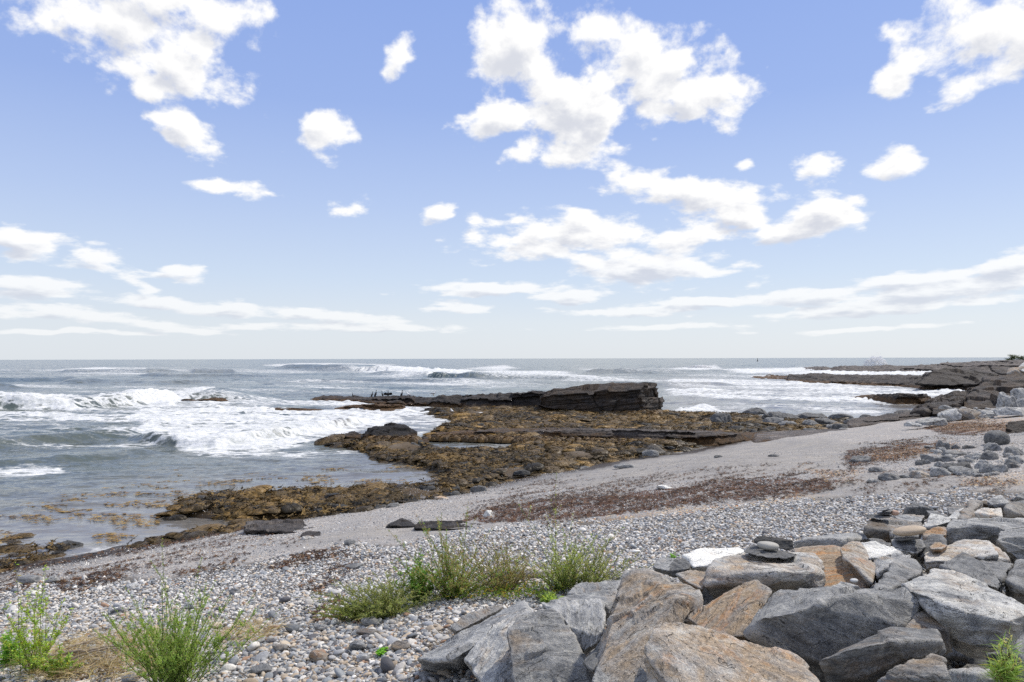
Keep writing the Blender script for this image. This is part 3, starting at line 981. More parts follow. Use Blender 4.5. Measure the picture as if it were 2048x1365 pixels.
RS = [1000]
def boulder(kind, pts, label, rust=0.3, bright=0.5, pale=0.3, thick=0.55, level=5, down=0.5, layer=0.5, rough=1.0, strata=None,
            cat="boulder", name="boulder", chips=8, group="boulders piled along the top of the beach"):
    ox, oy, sc = crop(kind)
    a = np.array(pts, float)
    px, py = ox + a[:, 0] * sc, oy + a[:, 1] * sc
    lean = any(w_ in label for w_ in ('lean', 'slop', 'slant', 'standing', 'pyramid', 'streaked', 'long light grey', 'upright', 'splinter', 'slate', 'tilted', 'wedge', 'left cut'))
    if not lean:
        # lower part of the visible front stands steep below its top edge
        tn = (py - py.min()) / (py.max() - py.min() + 1e-6)
        up_ = a[tn <= .62, 2]
        if len(up_):
            lim = up_.min() + .03
            a[:, 2] = np.where(tn > .62, np.maximum(a[:, 2], lim), a[:, 2])
    if kind == 'B' and px.mean() < 1225:
        a[:, 2] *= .925
    V = PD(px, py, a[:, 2])
    cen = V.mean(0)
    w = max(V[:, 0].max() - V[:, 0].min(), V[:, 2].max() - V[:, 2].min())
    back = []
    cp = np.array([0, 0, CAMZ])
    for q in V:
        dr = (q - cp); L = np.linalg.norm(dr)
        k = cen + (q - cen) * 0.80
        k = cp + (k - cp) * (1 + thick * w / L)
        k[2] -= down * w * 0.35
        back.append(k)
    RS[0] += 1
    o = rock_mesh(name, np.vstack([V, back]), RS[0], level, rough=rough * .78, layer=layer, strata=strata, chips=chips, merge=.95, chipsize=.6)
    o.color = (rust * 1.05, bright * (1.08 + .25 * pale), pale, 1)
    tag(o, label, cat, group)
    return o


B_ = [
 ('A', [(590,788,4.42),(650,735,4.4),(800,688,4.35),(960,632,4.4),(1120,560,4.55),(765,552,4.95),(1000,545,5.0),(1280,545,5.0),(1440,550,4.9),(1500,600,4.75),(1495,665,4.7),(1420,775,4.6),(1200,880,4.5),(980,925,4.45),(800,865,4.42)],
  "large dark grey boulder with a pale left top amid the front pile", .08, .46, .35, 6, (0.5, -0.3, 0.8)),
 ('A', [(985,905,3.9),(1240,790,4.15),(1450,757,4.35),(1600,760,4.35),(1640,800,4.2),(1640,850,4.22),(1600,880,4.15),(1300,960,3.98),(1020,995,3.88),(1000,950,3.86),(1050,885,3.85),(1180,848,3.87),(1350,815,3.95),(1630,808,4.1)],
  "long narrow dark slab with a light top edge before the large dark grey boulder", .25, .42, .30, 6, (0.1, -0.4, 0.9)),
 ('A', [(1415,520,5.0),(1590,447,5.4),(1740,465,5.35),(1850,520,5.1),(2000,600,4.8),(2110,655,4.6),(1960,700,4.4),(1800,750,4.15),(1650,640,4.4),(1500,555,4.75),(1510,620,4.9),(1690,800,4.5),(1800,850,4.4),(1920,860,4.45),(2080,800,4.6)],
  "big flat topped pale grey boulder with a black underside at the right edge", .15, .62, .62, 6, (0.1, 0.2, 1.0)),
 ('A', [(85,860,3.9),(130,790,4.0),(200,712,4.2),(350,732,4.2),(520,775,4.1),(760,850,3.95),(960,930,3.8),(1010,1010,3.68),(1000,1120,3.5),(300,1120,3.45),(110,1020,3.85),(88,920,3.9),(190,800,3.95)],
  "rust streaked orange and cream boulder at the bottom of the front pile", .50, .58, .40, 6, (0.45, 0.1, 0.9)),
 ('B', [(1560,442,5.4),(1700,444,5.4),(1830,500,5.2),(1945,545,5.05),(1950,600,5.0),(1900,690,4.9),(1465,690,5.0),(1400,960,4.6),(1440,1080,4.45),(1620,1080,4.4),(1750,720,4.75)],
  "tall tan slab leaning back beside the pyramid shaped tan rock", .45, .56, .38, 6, (0.1, -0.9, 0.5)),
 ('A', [(340,722,4.7),(420,650,4.9),(520,560,5.1),(660,485,5.35),(755,552,5.15),(700,680,4.75),(590,785,4.5),(480,800,4.5)],
  "pyramid shaped brown and tan rock in the gap behind the rust streaked boulder", .62, .50, .10, 6, (0.6, -0.5, 0.6)),
 ('A', [(470,388,6.1),(620,365,6.4),(880,365,6.4),(980,375,6.35),(1025,430,6.0),(1035,480,5.9),(1010,535,5.85),(830,550,5.8),(560,548,5.75),(430,558,5.7),(410,500,5.6),(440,430,5.75),(600,470,5.6),(820,455,5.6),(940,452,5.65)],
  "cracked tan flat rock carrying the stack of two dark slates and a white pebble", .42, .60, .50, 6, (0.05, 0.1, 1)),
 ('A', [(290,378,6.9),(420,335,7.3),(600,330,7.3),(640,352,7.1),(560,368,6.8),(485,388,6.5),(450,430,6.35),(350,440,6.35),(340,405,6.5)],
  "bleached nearly white rock at the left of the stacked slates", .12, .82, .95, 5, (0.1, 0.1, 1)),
 ('A', [(145,440,6.45),(182,383,6.8),(262,388,6.75),(230,455,6.3)],
  "small flat grey rock leaning against a dark rock behind the leaning tan slab", .1, .5, .2, 5, None),
 ('A', [(212,458,6.3),(250,395,6.55),(305,388,6.7),(340,415,6.5),(340,440,6.35),(290,466,6.2),(240,472,6.2)],
  "small dark nearly black rock just left of the bleached white rock", .0, .30, .1, 5, None),
 ('A', [(262,468,6.0),(340,448,6.2),(425,460,6.1),(432,500,5.85),(400,548,5.6),(330,515,5.7)],
  "small tan rock wedged between the leaning tan slab and the cracked tan rock", .5, .55, .35, 5, None),
 ('A', [(855,335,7.3),(1110,337,7.3),(1140,370,6.95),(1270,525,6.0),(1210,570,5.8),(1010,560,5.9),(1030,470,6.3),(990,400,6.8),(870,352,7.2)],
  "smooth slab stained bright orange sloping down behind the stack of slates", .80, .50, .10, 5, (0.1, -0.7, 0.9)),
 ('A', [(860,290,8.3),(1090,290,8.3),(1270,252,9.2),(1275,290,8.6),(1115,338,7.8),(870,338,7.8)],
  "low flat grey rock between the pebbles and the orange stained slab", .05, .56, .3, 5, None),
 ('A', [(1105,340,6.8),(1160,298,7.05),(1215,305,7.0),(1270,400,6.4),(1285,490,5.95),(1268,528,5.75),(1200,440,6.0),(1120,385,6.4)],
  "upright rusty splinter of rock at the right of the orange stained slab", .62, .52, .5, 5, (0.8, 0.2, 0.3)),
 ('A', [(1035,552,5.3),(1110,505,5.5),(1205,530,5.4),(1212,560,5.25)],
  "small pale grey rock tip showing above the large dark grey boulder", .1, .6, .5, 5, None),
 ('A', [(1255,552,5.3),(1350,440,5.7),(1470,375,6.1),(1502,388,6.05),(1535,452,5.75),(1420,525,5.35),(1300,565,5.15)],
  "grey wedge with a sharp top edge right of the rusty splinter", .1, .46, .25, 5, (0.7, 0.4, 0.5)),
 ('A', [(1270,400,6.5),(1300,383,6.65),(1400,360,6.8),(1470,372,6.3),(1350,440,5.95),(1290,485,5.95)],
  "pale greenish rock face between the rusty splinter and the grey wedge", .2, .62, .4, 5, None),
 ('A', [(1213,306,7.3),(1300,308,7.35),(1402,350,6.85),(1412,366,6.65),(1300,388,6.45),(1270,392,6.45),(1232,350,6.8)],
  "light cream slab with a dark left side behind the grey wedge", .12, .75, .8, 5, None),
 ('A', [(1250,288,7.6),(1300,287,7.7),(1368,315,7.4),(1362,338,7.2),(1280,312,7.3)],
  "thin dark wedge of slate just behind the light cream slab", .05, .34, .2, 5, None),
 ('A', [(1368,298,7.3),(1520,290,7.4),(1548,330,7.1),(1502,368,6.75),(1440,345,6.85),(1372,328,7.0)],
  "dark grey layered block under the long tan stone", .05, .42, .25, 5, (0.1, 0, 1)),
 ('A', [(1372,337,7.0),(1430,328,7.1),(1492,362,6.75),(1440,372,6.6)],
  "small cream rock in front of the block that carries the long tan stone", .2, .7, .7, 5, None),
 ('C', [(808,800,6.75),(850,640,7.3),(950,508,7.7),(1070,515,7.65),(1115,560,7.4),(1165,652,7.0),(940,700,6.95),(930,745,6.8),(855,815,6.65)],
  "dark blue grey pointed rock with white veins below the rust coloured rock", .05, .34, .15, 5, None),
 ('C', [(938,668,6.95),(1020,615,7.15),(1152,655,7.0),(1080,695,6.8),(950,700,6.8)],
  "small ochre wedge of rock in front of the pointed blue grey rock", .75, .55, .2, 5, None),
 ('C', [(848,825,6.55),(960,700,7.1),(1300,610,7.6),(1600,575,7.8),(1655,640,7.3),(1610,700,6.95),(1500,795,6.6),(1100,850,6.25),(1030,925,6.5),(890,955,6.55),(862,900,6.55)],
  "wide slab with a tan and cream top above the pale flat topped boulder", .40, .62, .55, 6, (0.2, 0.2, 1)),
 ('C', [(1040,900,6.15),(1330,728,6.75),(1480,790,6.6),(1620,930,6.2),(1765,1085,5.75),(1740,1165,5.55),(1600,1105,5.55),(1350,985,5.85),(1200,935,6.0)],
  "dark slate slab with fine diagonal layers behind the pale flat topped boulder", .05, .36, .3, 6, (0.6, -0.3, 0.8)),
 ('C', [(1525,825,6.75),(1640,795,6.9),(1800,845,6.7),(1882,925,6.35),(1820,1045,5.95),(1760,1075,5.85),(1640,955,6.15)],
  "square cornered dark grey rock right of the finely layered slate slab", .05, .40, .15, 5, None),
 ('C', [(1822,1010,5.95),(1960,838,6.6),(2110,830,6.6),(2170,900,6.3),(2170,1220,5.4),(2000,1235,5.3),(1900,1205,5.4),(1825,1060,5.75)],
  "dark grey block at the right edge above the pale flat topped boulder", .05, .42, .25, 5, None),
 ('C', [(1605,770,6.85),(1620,700,7.2),(1680,658,7.4),(1780,700,7.2),(1900,820,6.8),(1925,905,6.45),(1850,872,6.55),(1700,795,6.75)],
  "tan and cream rock in the gap beneath the tall dark block on the right", .55, .62, .4, 5, None),
 ('C', [(1715,580,7.5),(1820,450,8.2),(2110,440,8.3),(2170,540,7.7),(2170,840,7.6),(1990,845,7.5),(1850,742,7.6),(1735,645,7.6),(1900,520,7.75)],
  "tall dark block with a smooth light top behind the tan and cream rock", .05, .46, .35, 6, (0.2, 0.3, 0.9)),
 ('C', [(1115,440,8.5),(1250,350,9.2),(1700,330,9.4),(2120,328,9.4),(2120,430,8.6),(1830,462,8.4),(1720,582,8.5),(1480,582,8.5),(1250,645,8.5),(1165,622,8.55),(1115,540,8.6),(1140,405,8.6),(1450,415,8.45),(1800,400,8.6)],
  "largest wide grey rock of the right hand pile with a broad flat top", .05, .48, .45, 6, (0.1, 0.2, 1)),
 ('C', [(870,560,7.8),(850,510,8.0),(940,468,8.2),(1122,418,8.4),(1132,500,8.0),(1090,532,7.8),(950,515,7.9),(880,612,7.5)],
  "rust coloured rock just right of the long tan stone", .78, .46, .1, 5, None),
 ('C', [(868,445,8.55),(950,268,9.6),(1180,320,9.3),(1192,372,9.0),(1050,412,8.6),(930,468,8.4)],
  "light angular rock with a dark left side behind the long tan stone", .08, .66, .65, 5, None),
 ('C', [(212,390,8.6),(260,340,9.0),(400,370,8.9),(470,480,8.2),(492,605,7.5),(350,592,7.5),(270,552,7.7),(228,460,8.2)],
  "dark brown rounded rock at the left end of the right hand pile", .45, .26, .0, 5, None),
 ('C', [(340,352,9.1),(440,333,9.3),(560,343,9.3),(850,380,9.0),(872,422,8.8),(800,442,8.5),(560,505,8.1),(500,565,7.85),(440,465,8.4)],
  "grey brown rock carrying the stack of thin slates", .32, .46, .25, 5, None),
 ('C', [(500,300,9.8),(620,290,9.9),(892,298,9.9),(842,372,9.2),(720,372,9.2),(560,347,9.4)],
  "low flat grey slab behind the rock that carries the thin slates", .25, .56, .3, 5, None),
 ('C', [(615,292,9.9),(700,200,10.5),(760,143,10.8),(880,190,10.5),(1000,250,10.1),(905,302,9.8)],
  "dark rock with a vertical pale stripe at the edge of the pebbles", .05, .34, .2, 5, (0.9, 0.1, 0.2)),
 ('C', [(900,245,10.1),(960,240,10.2),(1135,300,9.7),(1100,322,9.5),(950,292,9.7)],
  "low grey rock sloping right beside the rock with the pale stripe", .05, .48, .4, 5, None),
 ('C', [(1255,348,9.2),(1350,210,10.2),(1500,123,10.8),(1512,200,10.3),(1400,332,9.4)],
  "upright olive brown wedge of rock behind the largest wide grey rock", .42, .40, .05, 5, None),
 ('C', [(1138,212,10.7),(1250,195,10.8),(1400,178,10.9),(1400,215,10.6),(1200,292,10.0),(1142,272,10.2)],
  "low grey rock behind the upright olive brown wedge", .2, .46, .2, 5, None),
 ('C', [(1178,342,9.4),(1190,288,9.8),(1330,210,10.3),(1362,232,10.1),(1262,348,9.3)],
  "light three cornered rock at the foot of the upright olive brown wedge", .08, .68, .6, 5, None),
 ('C', [(1608,130,11.1),(1780,48,11.8),(1862,150,11.0),(1885,222,10.4),(1720,217,10.4),(1640,180,10.7)],
  "blue grey angular rock with a pointed top near the right edge", .08, .54, .45, 5, None),
 ('C', [(1395,335,9.4),(1450,258,9.9),(1560,213,10.3),(1780,218,10.3),(1792,322,9.6)],
  "pale tan flat rock behind the largest wide grey rock", .45, .68, .6, 5, None),
 ('C', [(1500,130,11.3),(1612,118,11.4),(1642,182,10.8),(1600,202,10.6),(1510,202,10.6)],
  "small brown rock left of the blue grey angular rock", .5, .42, .1, 5, None),
 ('C', [(1785,322,9.6),(1800,220,10.2),(1870,150,10.8),(2120,108,11.1),(2120,325,9.5)],
  "dark rock with a rusty hollow at the right edge", .35, .36, .25, 5, None),
 ('C', [(1908,132,11.4),(1930,68,11.9),(2120,-5,12.6),(2120,125,11.3)],
  "topmost dark grey rock of the right hand pile at the right edge", .08, .44, .1, 5, None),
 ('A', [(1420,765,4.45),(1500,668,4.7),(1590,650,4.75),(1652,690,4.6),(1672,762,4.45),(1662,855,4.2),(1590,800,4.35)],
  "brown rounded rock tucked under the pale flat topped boulder", .60, .46, .25, 5, None),
 ('A', [(1240,1045,3.55),(1400,950,3.75),(1600,878,3.95),(1645,912,3.85),(1668,985,3.7),(1665,1120,3.4),(1240,1120,3.4)],
  "grey tan rock cut by the bottom edge of the photo below the long narrow slab", .35, .46, .15, 6, None),
 ('A', [(1655,955,3.85),(1740,945,3.92),(1855,945,3.9),(1922,1003,3.75),(1970,1120,3.5),(1640,1120,3.45)],
  "smooth light grey rock at the bottom edge beside the green grass", .15, .60, .4, 5, None),
 ('A', [(1845,880,4.25),(1930,862,4.35),(2000,875,4.25),(2010,980,3.95),(1900,1010,3.85)],
  "dark rock in the shade behind the green grass", .1, .32, .2, 5, None),
 ('A', [(1988,885,3.9),(2060,700,4.2),(2170,690,4.2),(2170,1120,3.4),(2005,1010,3.6)],
  "blue grey rock cut by the bottom right corner of the photo", .05, .42, .3, 5, None),
 ('B', [(490,905,6.75),(560,870,6.85),(940,642,7.35),(1060,598,7.5),(1087,645,7.2),(840,768,6.8),(700,905,6.4),(575,915,6.5)],
  "long light grey slab with its left tip resting on the pebbles", .08, .62, .30, 6, (0.2, -0.5, 0.9)),
 ('B', [(660,742,7.6),(720,688,7.8),(950,613,8.0),(945,640,7.8),(700,768,7.45)],
  "dark rough rock behind the long light grey slab", .35, .40, .3, 5, None),
 ('B', [(735,905,6.15),(900,715,6.6),(1020,688,6.75),(1092,640,6.9),(990,790,6.3),(1010,860,6.1),(1000,1020,5.7),(870,1070,5.55),(835,1015,5.75)],
  "slanted pale grey slab between the long light slab and the standing grey slab", .18, .64, .45, 6, (0.7, -0.4, 0.6)),
 ('B', [(958,765,5.75),(1010,700,5.95),(1130,643,6.1),(1190,643,6.1),(1250,690,6.0),(1322,820,5.75),(1365,950,5.55),(1405,1080,5.35),(1000,1090,5.35),(975,900,5.6),(1060,735,5.85)],
  "standing rounded grey slab at the left end of the front pile", .12, .46, .38, 6, (0.2, -0.9, 0.3)),
 ('B', [(1125,613,6.5),(1290,606,6.6),(1440,603,6.6),(1460,640,6.3),(1457,778,5.8),(1350,760,5.85),(1280,737,5.9),(1200,652,6.2),(1350,872,5.75),(1440,802,5.75)],
  "smooth pale grey block with a dark underside behind the standing grey slab", .02, .66, .25, 6, None),
 ('B', [(1190,600,6.9),(1330,568,7.1),(1520,543,7.2),(1537,582,6.9),(1485,675,6.35),(1450,615,6.6)],
  "grey slab with a dark broken edge above the smooth pale grey block", .08, .52, .35, 5, (0.1, 0.1, 1)),
 ('B', [(1265,577,7.4),(1310,518,7.8),(1480,513,7.8),(1545,508,7.8),(1532,548,7.4),(1350,572,7.3)],
  "rough grey rock next to the low green plants", .1, .50, .3, 5, None),
 ('B', [(1355,935,5.1),(1400,855,5.35),(1462,788,5.5),(1465,860,5.25),(1400,970,5.0)],
  "dark grey wedge in the gap left of the leaning tan slab", .05, .30, .1, 5, None),
 ('B', [(1390,1020,4.5),(1420,943,4.65),(1482,1000,4.5),(1475,1080,4.35),(1395,1080,4.35)],
  "small rounded grey rock at the bottom edge left of the rust streaked boulder", .05, .46, .4, 5, None),
 ('B', [(1585,1080,4.05),(1640,932,4.3),(1690,1000,4.05),(1680,1080,3.95)],
  "dark rough rock squeezed against the left side of the rust streaked boulder", .1, .32, .3, 5, None),
]
for kind, pts, label, rust, bright, pale, lev, strata in B_:
    boulder(kind, pts, label, rust, bright, pale, level=lev, strata=strata)
# supporting rocks lower in the heap, seen only through the gaps
rr = np.random.RandomState(5)
for k in range(26):
    px_, py_ = rr.uniform(1240, 2060), rr.uniform(1150, 1365)
    if px_ < 1400: py_ = rr.uniform(1230, 1365)
    g0 = PZ(np.float64(px_), np.float64(py_), 2.55)
    s = rr.uniform(.22, .42)
    pp = g0 + rr.uniform(-1, 1, (9, 3)) * np.array([s, s * .8, s * .5]) + np.array([0, .25, -.22])
    RS[0] += 1
    o = rock_mesh("boulder", pp, RS[0], 4, layer=.4)
    o.color = (rr.uniform(0, .3), .36, .1, 1)
    tag(o, "small dark rock deep in a gap of the boulder pile", "boulder", "rocks deep in the gaps of the boulder pile")


def stone(name, kind, x, y, D, rx, ry, rz, rotz, label, cat, color, tilt=(0, 0), seed=1, power=2.3, group=None, level=5):
    """smooth beach stone centred at a photo position"""
    ox, oy, sc = crop(kind)
    c = PD(np.float64(ox + x * sc), np.float64(oy + y * sc), D)
    v, f = ico(level)
    r = (np.abs(v) ** power).sum(1) ** (-1 / power)
    V = v * r[:, None]
    V = V * (1 + 0.07 * fbm(V * 1.1 + seed * 7.1, 2, seed))[:, None]
    V = V * np.array([rx, ry, rz])
    M = np.array((Matrix.Rotation(rotz, 3, 'Z') @ Matrix.Rotation(tilt[0], 3, 'X') @ Matrix.Rotation(tilt[1], 3, 'Y')))
    o = np_mesh(name, V @ M.T, f, M_STONE, attrs=dict(tc=V * 3.0 + seed * 3.3))
    o.location = c; o.color = color
    tag(o, label, cat, group)
    return o


# stacked slates and pebbles
def slate(kind, pts, label, color, thick=.5, group=None, level=5):
    o = boulder(kind, pts, label, *color, thick=thick, down=0.05, layer=1.6, level=level, strata=(0.05, 0.05, 1), cat="flat stone", name="flat_stone", chips=5, group=group)
    return o
g1 = "stones stacked on the cracked tan rock"
slate('A', [(608,352,6.2),(650,326,6.4),(760,340,6.3),(885,368,6.15),(880,378,6.05),(830,393,5.95),(700,382,5.95),(625,362,6.1)], "dark slate with layered edges, lowest in the stack on the cracked tan rock", (.03, .27, .1), .35, g1)
stone("pebble", 'A', 737, 325, 6.18, .092, .06, .034, 0.15, "smooth oval off white pebble between two dark slates", "pebble", (.40, .385, .34, 1), tilt=(0, 0.12), seed=3, group=g1)
slate('A', [(664,292,6.30),(690,274,6.36),(760,279,6.36),(862,298,6.3),(870,340,6.27),(845,347,6.25),(780,335,6.27),(668,312,6.27)], "dark brown slate resting tilted on top of the off white pebble", (.22, .11, .0), .25, g1)
g2 = "stones stacked on the dark grey layered block"
slate('C', [(512,575,7.15),(540,540,7.25),(700,530,7.3),(808,520,7.3),(812,560,7.1),(790,578,7.0),(600,603,6.95),(530,592,7.0)], "dark uneven flat stone beneath the long tan stone", (.1, .30, .1), .4, g2)
stone("long_stone", 'C', 703, 483, 7.12, .152, .085, .042, 0.0, "long smooth tan stone lying on a dark flat stone", "stone", (.43, .345, .25, 1), tilt=(0, -0.13), seed=5, power=2.2, group=g2)
g3 = "thin slates stacked at the left end of the right hand pile"
slate('C', [(160,316,8.9),(230,290,9.0),(440,280,9.0),(500,300,8.9),(480,325,8.75),(250,340,8.7)], "wide dark reddish slate jutting left at the bottom of the slate stack", (.25, .22, .0), .4, g3)
slate('C', [(330,275,8.9),(350,262,8.95),(500,255,8.95),(495,290,8.8),(360,290,8.8)], "thin brown slate second from the bottom of the slate stack", (.3, .32, .1), .4, g3, 4)
slate('C', [(385,262,8.85),(400,240,8.9),(495,225,8.9),(500,250,8.8),(400,268,8.75)], "thick dark grey slate third from the bottom of the slate stack", (.0, .36, .2), .4, g3, 4)
slate('C', [(325,240,8.85),(370,215,8.9),(490,180,8.95),(512,188,8.9),(420,240,8.75),(345,252,8.75)], "grey slate tilted up to the right on top of the slate stack", (.0, .50, .3), .35, g3, 4)
stone("pebble", 'C', 528, 272, 8.85, .045, .035, .032, 0, "small pinkish tan stone on the right side of the slate stack", "pebble", (.45, .30, .22, 1), seed=9, group=g3, level=4)
stone("pebble", 'A', 1178, 503, 5.35, .03, .022, .014, 0.4, "small light grey chip of stone lying on the orange stained slab", "pebble", (.50, .50, .48, 1), seed=11, level=4)

# pale rounded log behind the plants
def log_():
    a = PD(np.float64(984), np.float64(1163), 9.9); b = PD(np.float64(1110), np.float64(1167), 9.7)
    a[2] = T(a[:1], a[1:2])[0] + .07; b[2] = T(b[:1], b[1:2])[0] + .06
    n, m = 90, 36
    t = np.linspace(0, 1, n)[:, None]; th = np.linspace(0, 2 * math.pi, m, endpoint=False)[None]
    ax = b - a; L = np.linalg.norm(ax); ax = ax / L
    s1 = np.cross(ax, [0, 0, 1]); s1 /= np.linalg.norm(s1); s2 = np.cross(s1, ax)
    r = 0.085 * (1 - .25 * t) * (np.clip(np.minimum(t, 1 - t) * 30, 0.05, 1) ** .35)
    nz = fbm(np.stack([t * 6 + 0 * th, np.cos(th) * 1.5 + 0 * t, np.sin(th) * 1.5 + 0 * t], -1), 4, 8)
    r = r * (1 + .22 * nz)
    P = a + ax * (t * L)[..., None] + s1 * (r * np.cos(th))[..., None] + s2 * (r * np.sin(th) + .03 * np.sin(t * 5))[..., None]
    i = np.arange(n - 1)[:, None] * m + np.arange(m)[None]; j = np.arange(n - 1)[:, None] * m + (np.arange(m)[None] + 1) % m
    f = np.stack([i, j, j + m, i + m], -1).reshape(-1, 4)
    V = P.reshape(-1, 3)
    # end caps
    V = np.vstack([V, P[0].mean(0), P[-1].mean(0)])
    k = np.arange(m); c0, c1 = len(V) - 2, len(V) - 1
    caps = np.concatenate([np.stack([(k + 1) % m, k, np.full(m, c0)], -1), np.stack([(n - 1) * m + k, (n - 1) * m + (k + 1) % m, np.full(m, c1)], -1)])
    o = np_mesh("driftwood_log", V - a, [f, caps], M_LOG); o.location = a
    tag(o, "bleached pale driftwood log lying behind the plants", "driftwood")
log_()

# ------------------------------------------------------------------ rocks standing on the beach and shelf
def beach_rock(kind, x0, x1, yt, yb, label, color=(.1, .45, .2), group=None, z=None, level=4, name="rock", cat="rock", flat=None, mat=None, seed=None, sink=.15, layer=1.0, depth=0.8):
    ox, oy, sc = crop(kind)
    X0, X1, YT, YB = ox + x0 * sc, ox + x1 * sc, oy + yt * sc, oy + yb * sc
    cx = (X0 + X1) / 2
    g0 = PZ(np.float64(cx), np.float64(YB), z) if z is not None else G(cx, YB)
    D = g0[1]
    w = (X1 - X0) / F * D * 1.1; h = (YB - YT) / F * D * 1.15
    RS[0] += 1
    rs = np.random.RandomState(seed if seed is not None else RS[0])
    dp = w * depth
    # top of the far side shows as well, so part of the height is depth
    vis = dp * (CAMZ - g0[2]) / D
    h = max(h - 0.45 * vis, h * 0.45) * (.82 if kind == 'P' else .85)
    pts = []
    ang0 = rs.uniform(0, 6.28)
    nc = rs.randint(4, 7)
    for k in range(nc):
        a = ang0 + k * 2 * math.pi / nc + rs.uniform(-.35, .35)
        pts.append((math.cos(a) * w * .5, math.sin(a) * dp * .5, -sink * h + 0 * w))
        pts.append((math.cos(a + .2) * w * .47, math.sin(a + .2) * dp * .47, h * rs.uniform(.1, .6)))
    tx = rs.uniform(-.22, .22) * w
    for k in range(5):
        a = rs.uniform(0, 6.28); q = rs.uniform(.14, .38)
        pts.append((tx + math.cos(a) * w * q, math.sin(a) * dp * q, h * rs.uniform(.78, 1.0)))
    P = np.array(pts) + np.array([g0[0], D + dp * .42, g0[2]])
    o = rock_mesh(name, P, RS[0], level, layer=layer, mat=mat, rough=1.2, chips=5, merge=.955)
    o.color = (*color, 1)
    tag(o, label, cat, group)
    return o


GR = "angular grey rocks scattered on the right of the beach"
D_ = [
 (400,560,575,627,"smooth dark domed rock alone on the gravel among brown wrack",(.05,.36,.2)),
 (545,665,655,697,"flat grey rock half buried just below the domed rock",(.05,.40,.1)),
 (630,785,705,768,"rounded blue grey rock at the left front corner of the rock scatter",(.08,.42,.1)),
 (530,640,745,785,"low pale grey stone left of the rounded blue grey rock",(.0,.60,.4)),
 (775,872,718,752,"small white edged grey rock right of the rounded blue grey rock",(.0,.50,.6)),
 (865,1010,685,745,"yellow tan rock in the front row of the rock scatter",(.55,.62,.4)),
 (845,935,665,697,"pale rock behind the yellow tan rock",(.05,.70,.6)),
 (1020,1168,652,730,"pale ridged rock with a sharp crest in the front row",(.05,.66,.5)),
 (955,1085,560,622,"pair shaped grey rock left of the long grey one",(.1,.44,.2)),
 (888,960,600,645,"dark small rock at the left end of the second row",(.0,.28,.1)),
 (950,1005,605,637,"small dark rock touching the leftmost rock of the second row",(.0,.32,.2)),
 (1045,1112,445,532,"upright pointed grey slab standing in the sand",(.1,.50,.3)),
 (1100,1160,470,535,"grey rock leaning on the upright pointed slab",(.1,.46,.3)),
 (1165,1232,488,530,"dark grey rock right of the upright pointed slab",(.0,.36,.2)),
 (1125,1300,530,582,"long low grey brown rock in the middle of the rock scatter",(.2,.40,.3)),
 (962,1050,498,516,"thin flat grey stone left of the upright pointed slab",(.0,.44,.2)),
 (1310,1402,555,597,"light grey rock behind the black faced rock",(.0,.54,.4)),
 (1405,1535,530,610,"black faced rock with a light right side",(.0,.34,.5)),
 (1420,1585,470,538,"flat layered slab under the round dark veined rock",(.1,.46,.3)),
 (1590,1740,500,577,"grey rock below the dark upright block",(.1,.50,.3)),
 (1600,1740,562,640,"wide light grey rock at the right edge of the scatter",(.1,.56,.4)),
 (1598,1690,628,670,"brownish rock under the wide light grey rock",(.35,.40,.2)),
 (1380,1530,622,702,"pointed grey rock in the front row on the right",(.1,.48,.4)),
 (1490,1605,640,702,"grey rock right of the pointed one in the front row",(.05,.46,.3)),
 (1190,1402,655,715,"broad low grey rock in the middle of the front row",(.1,.50,.3)),
 (1135,1342,620,690,"broad nearly black slab with a red left end",(.1,.22,.1)),
 (1335,1392,625,672,"small pale rock between the black slab and the pointed rock",(.0,.60,.4)),
 (1088,1202,572,622,"dark grey rock in the second row behind the pale ridged rock",(.05,.42,.2)),
 (1228,1352,590,627,"low grey rock behind the broad black slab",(.1,.50,.3)),
 (1245,1372,488,527,"low reddish grey rock in the back row",(.3,.40,.2)),
 (1030,1102,618,662,"light grey rock in the middle left of the second row",(.05,.58,.4)),
 (1330,1420,1010,1060,"",(0,0,0)),
]
for a in D_:
    if a[4]:
        beach_rock('D', *a[:4], a[4], a[5], GR)
rq = np.random.RandomState(77)
for k in range(46):
    x_ = rq.uniform(880, 1640); y_ = rq.uniform(545, 735)
    if x_ < 1000 and y_ < 600: continue
    w_ = rq.uniform(28, 85)
    beach_rock('D', x_, x_ + w_, y_ - w_ * rq.uniform(.35, .7), y_, "small angular grey stone filling the gaps between the larger rocks of the scatter", (rq.uniform(0, .25), rq.uniform(.38, .62), rq.uniform(.1, .5)),
               "small stones between the scattered rocks", level=4, depth=1.0)
for k in range(22):
    x_ = rq.uniform(1000, 1650); y_ = rq.uniform(215, 300)
    w_ = rq.uniform(25, 70)
    beach_rock('D', x_, x_ + w_, y_ - w_ * rq.uniform(.3, .6), y_, "small pale stone below the dark cliff at the top of the beach", (rq.uniform(0, .25), rq.uniform(.45, .7), rq.uniform(.2, .6)),
               "small pale stones below the cliff", z=1.45, level=4, depth=1.0)
gb = G(1993, 892)
rb = 80 * .2637 / F * gb[1]
ob = stone("rock", 'D', 1492, 447, gb[1] + rb, rb * 1.05, rb, rb * .78, .3, "rounded dark rock with white veins like a ball", "rock", (.0, .34, .45, 1), seed=17, group=GR)
ob.data.materials[0] = M_ROCK
